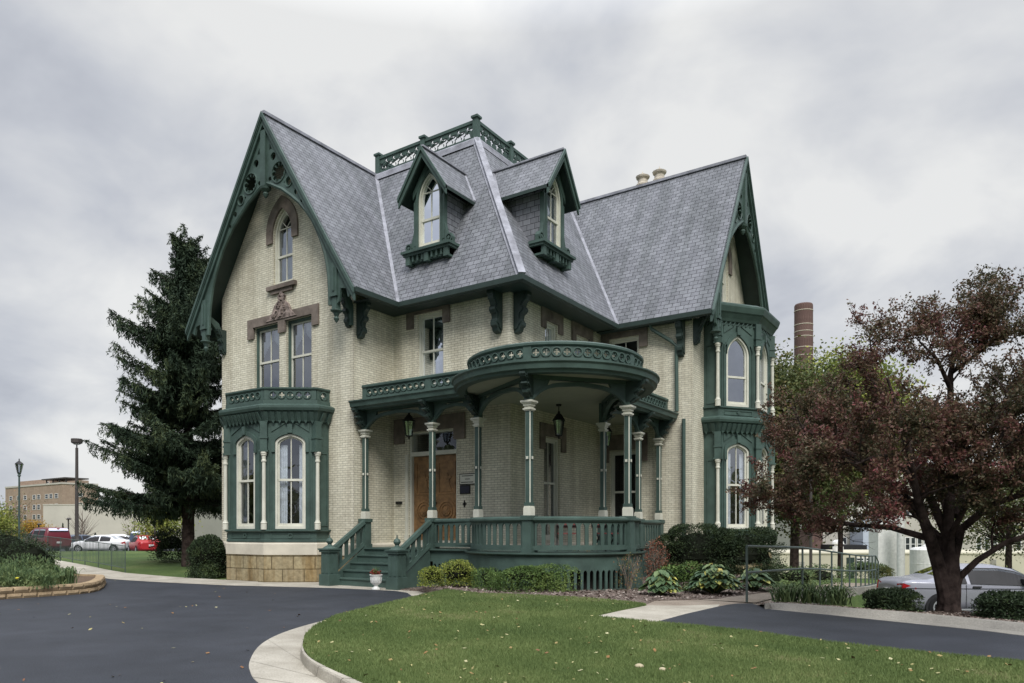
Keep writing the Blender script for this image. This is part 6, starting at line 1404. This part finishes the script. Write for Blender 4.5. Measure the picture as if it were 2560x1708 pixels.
# left: tan brick block with penthouse
D1 = 150.0; o = empty('brick_building', at(150, D1), 'tan brick block of several storeys with a flat canopy roof, far left', 'building')
rc = (155-1280)/FPX*D1; cx0, cy0 = cam2(rc, D1)
Fr = frame(cx0, cy0, YAW+48); Fl_ = frame(cx0, cy0, YAW-35.5)
zt = Zp(1210, D1); zb = -2.0
mb = MB(); W1 = 6.8; W2 = 28.0
P4 = [Fr(0, 0), Fr(W1, 0), None, Fl_(-W2, 0)]; P4[2] = tuple(P4[1][k]+P4[3][k]-P4[0][k] for k in range(3))
mb.add([(p[0], p[1], z) for z in (zb, zt) for p in P4], [(0, 1, 5, 4), (1, 2, 6, 5), (2, 3, 7, 6), (3, 0, 4, 7), (4, 5, 6, 7)]); mb.build('wall', 'tanbrick', o)
mb = MB(); mb.sweep([P4[3][:2], P4[0][:2], P4[1][:2]], [(-0.2, zt), (0.12, zt), (0.12, zt+0.35), (-0.2, zt+0.35)]); mb.build('parapet', 'beige', o)
for k, s in enumerate((-2.5, -5.0, -7.0, -10.8, -13.0, -17.5, -21, -25)):
    for v0_, v1_ in ((1233, 1245), (1259, 1272), (1285, 1297)): bwin(o, Fl_, s-0.75, s+0.75, Zp(v1_, D1), Zp(v0_, D1), 2, 1)
for v0_, v1_ in ((1231, 1241), (1256, 1266)): bwin(o, Fr, 2.4, 3.8, Zp(v1_, D1), Zp(v0_, D1), 1, 1)
mb = MB(); z2 = Zp(1190, D1); mb.fbox(Fl_, -27.5, -10.5, zt+0.05, z2, -10, -2.5); ph = mb.build('penthouse', 'tanbrick', o); 
F2 = lambda s, z, d: Fl_(s, z, d-2.49); bwin(o, F2, -13.4, -11.9, zt+0.4, zt+1.1, 2, 1)
mb = MB(); mb.fbox(Fl_, -10.3, 0.5, zt+1.15, zt+1.4, -5.0, -0.3); 
for s in (-9, -6, -3, 0): mb.fbox(Fl_, s-0.1, s+0.1, zt+0.3, zt+1.15, -0.9, -0.7)
mb.build('canopy', 'poledark', o)
D2 = 118.0; o = empty('hall_building', at(110, D2), 'long windowless beige hall behind the left car park', 'building'); block(o, 'wall', 'beige', 108, 470, D2, Zp(1263, D2), 18, -2)
# right: low pale range, taller range behind, tanks
D3 = 60.0; o = empty('low_building', at(1975, D3), 'low pale yellow flat-roofed building with a louvred window and dark door, behind the ramp', 'building')
F, W_, ob = block(o, 'wall', 'palewall', 1950, 2700, D3, Zp(1386, D3), 9, -4)
U = lambda u: (u-1950)/FPX*D3
for a, b in ((2139, 2160), (2163, 2184)): bwin(o, F, U(a), U(b), Zp(1425, D3), Zp(1394, D3), 4, 1)
mb = MB(); mb.fbox(F, U(2116), U(2136), Zp(1454, D3), Zp(1394, D3), -.02, 0.04); mb.build('door', 'dgreen', o)
for a, b, v0_, v1_ in ((1996, 2011, 1404, 1424), (2068, 2087, 1436, 1454), (2475, 2490, 1398, 1412)):
    mb = MB(); mb.fbox(F, U(a), U(b), Zp(v1_, D3), Zp(v0_, D3), -.02, 0.05)
    for k in range(5): z = Zp(v1_, D3)+(Zp(v0_, D3)-Zp(v1_, D3))*(k+.5)/5; mb.fbox(F, U(a)+.04, U(b)-.04, z-.02, z+.02, 0.05, 0.09)
    mb.build('louvre', 'greywall', o)
mb = MB(); mb.lathe((*cam2((2095-1280)/FPX*64, 64), Zp(1384, 64)), [(0.45, 0), (0.45, 0.6), (0.3, 0.65), (0.3, 0.8), (0.5, 0.85), (0.45, 1.05), (0.2, 1.2), (0, 1.22)], 14); mb.build('roof_fan', 'white', o)
D4 = 78.0; o = empty('plant_building', at(2300, D4), 'taller beige building with window rows, seen below the red-leaved tree', 'building')
F, W_, ob = block(o, 'wall', 'greywall', 2040, 2760, D4, Zp(1170, D4), 14, -5); U4 = lambda u: (u-2040)/FPX*D4
for a in (2104, 2262, 2276, 2292, 2308, 2440, 2460, 2480, 2500, 2540):
    for v0_, v1_ in ((1343, 1378), (1262, 1292)): bwin(o, F, U4(a), U4(a+13), Zp(v1_, D4), Zp(v0_, D4), 2, 1)
mb = MB(); mb.fbox(F, -0.8, 0.6, -5, Zp(1322, D4), -3, 0.25); mb.build('brick_pier', 'redbrick', o)
mb = MB(); mb.fbox(F, U4(2050), U4(2122), Zp(1383, D4), Zp(1361, D4), 0.1, 4.0); mb.build('dark_parapet', 'trim', o)
mb = MB(); mb.fbox(F, U4(2124), U4(2158), Zp(1372, D4), Zp(1300, D4), 0.1, 3.0); mb.fbox(F, U4(2150), U4(2185), Zp(1345, D4), Zp(1290, D4), 0.2, 2.0); mb.build('duct', 'paleblue', o)
mb = MB()
for k in range(9): mb.fbox(F, U4(2152), U4(2184), Zp(1384-6*k, D4), Zp(1380-6*k, D4), 0.1+.02*k, 2.5-.1*k)
mb.build('cooling_fins', 'trim', o)
def tank(u, d, r, v0_, lab, mat='white', box=False, nm='storage_tank'):
    x, y, z = at(u, d); o = empty(nm, (x, y, z-0.3), lab, 'tank', None, yw); h = Zp(v0_, d)-z+0.3; mb = MB()
    if box: mb.box(-r, -r, 0, r, r, h)
    else: mb.lathe((0, 0, 0), [(r, 0), (r, h*0.25), (r*1.01, h*0.26), (r, h*0.27), (r, h*0.6), (r*1.01, h*0.61), (r, h*0.62), (r, h-0.15), (r*0.9, h-0.03), (r*0.3, h+0.06)], 28)
    mb.build('shell', mat, o); mb = MB(); mb.lathe((0, 0, h), [(r*0.3, -0.02), (r*0.3, 0.12), (r*0.1, 0.2)], 12); mb.build('cap', mat, o); return o
tank(2208, 54, 0.72, 1300, 'square white tower left of the grey pipe', box=True, nm='white_tower'); tank(2239, 53.5, 0.2, 1290, 'tall grey vertical pipe between the white towers', 'greywall', nm='vertical_pipe')
tank(2252, 52, 0.26, 1290, 'narrow round white tower right of the grey pipe', nm='white_tower'); tank(2318, 47, 1.0, 1369, 'squat white round tank left of the tree trunk')
for _o in [q for q in COL.objects if q.get('category') == 'building' and q.name != 'brick_house']: rebase(_o)
# chimney stack
x, y, z = at(2009, 125); hst = Zp(762, 125)-z+2; mb = MB(); mb.lathe((0, 0, -2), [(2.1, 0), (1.55, hst*0.6), (1.5, hst-0.2), (1.42, hst)], 24)
st = empty('smokestack', (x, y, z), 'tall round red brick smokestack with pale bands above the trees', 'smokestack'); mb.build('shaft', 'redbrick', st)
mb = MB()
for v_ in (780, 815, 832, 845, 872, 892): zz = Zp(v_, 125)-z; mb.lathe((0, 0, zz), [(1.55, 0), (1.56, 0.02), (1.56, 0.10), (1.55, 0.12)], 24)
mb.build('band', 'terracotta', st)
x, y, z = at(2027, 34); mb = MB(); mb.tube([(x, y, z-0.3), (x, y, z+5.5)], 0.07, 8); tag(mb.build('utility_pole', 'poledark', loc=(x, y, z)), 'thin dark pole behind the ramp railing', 'pole')
x, y = px(551, 1430); mb = MB(); mb.box(x-.06, y-.06, -0.03, x+.06, y+.06, .17); mb.add([(x-.06, y-.06, .17), (x+.06, y-.06, .17), (x+.06, y+.06, .17), (x-.06, y+.06, .17), (x, y, .26)], [(0, 1, 4), (1, 2, 4), (2, 3, 4), (3, 0, 4)])
tag(mb.build('marker_post', 'white', loc=(x, y, 0)), 'small white marker at the left corner of the house', 'marker')
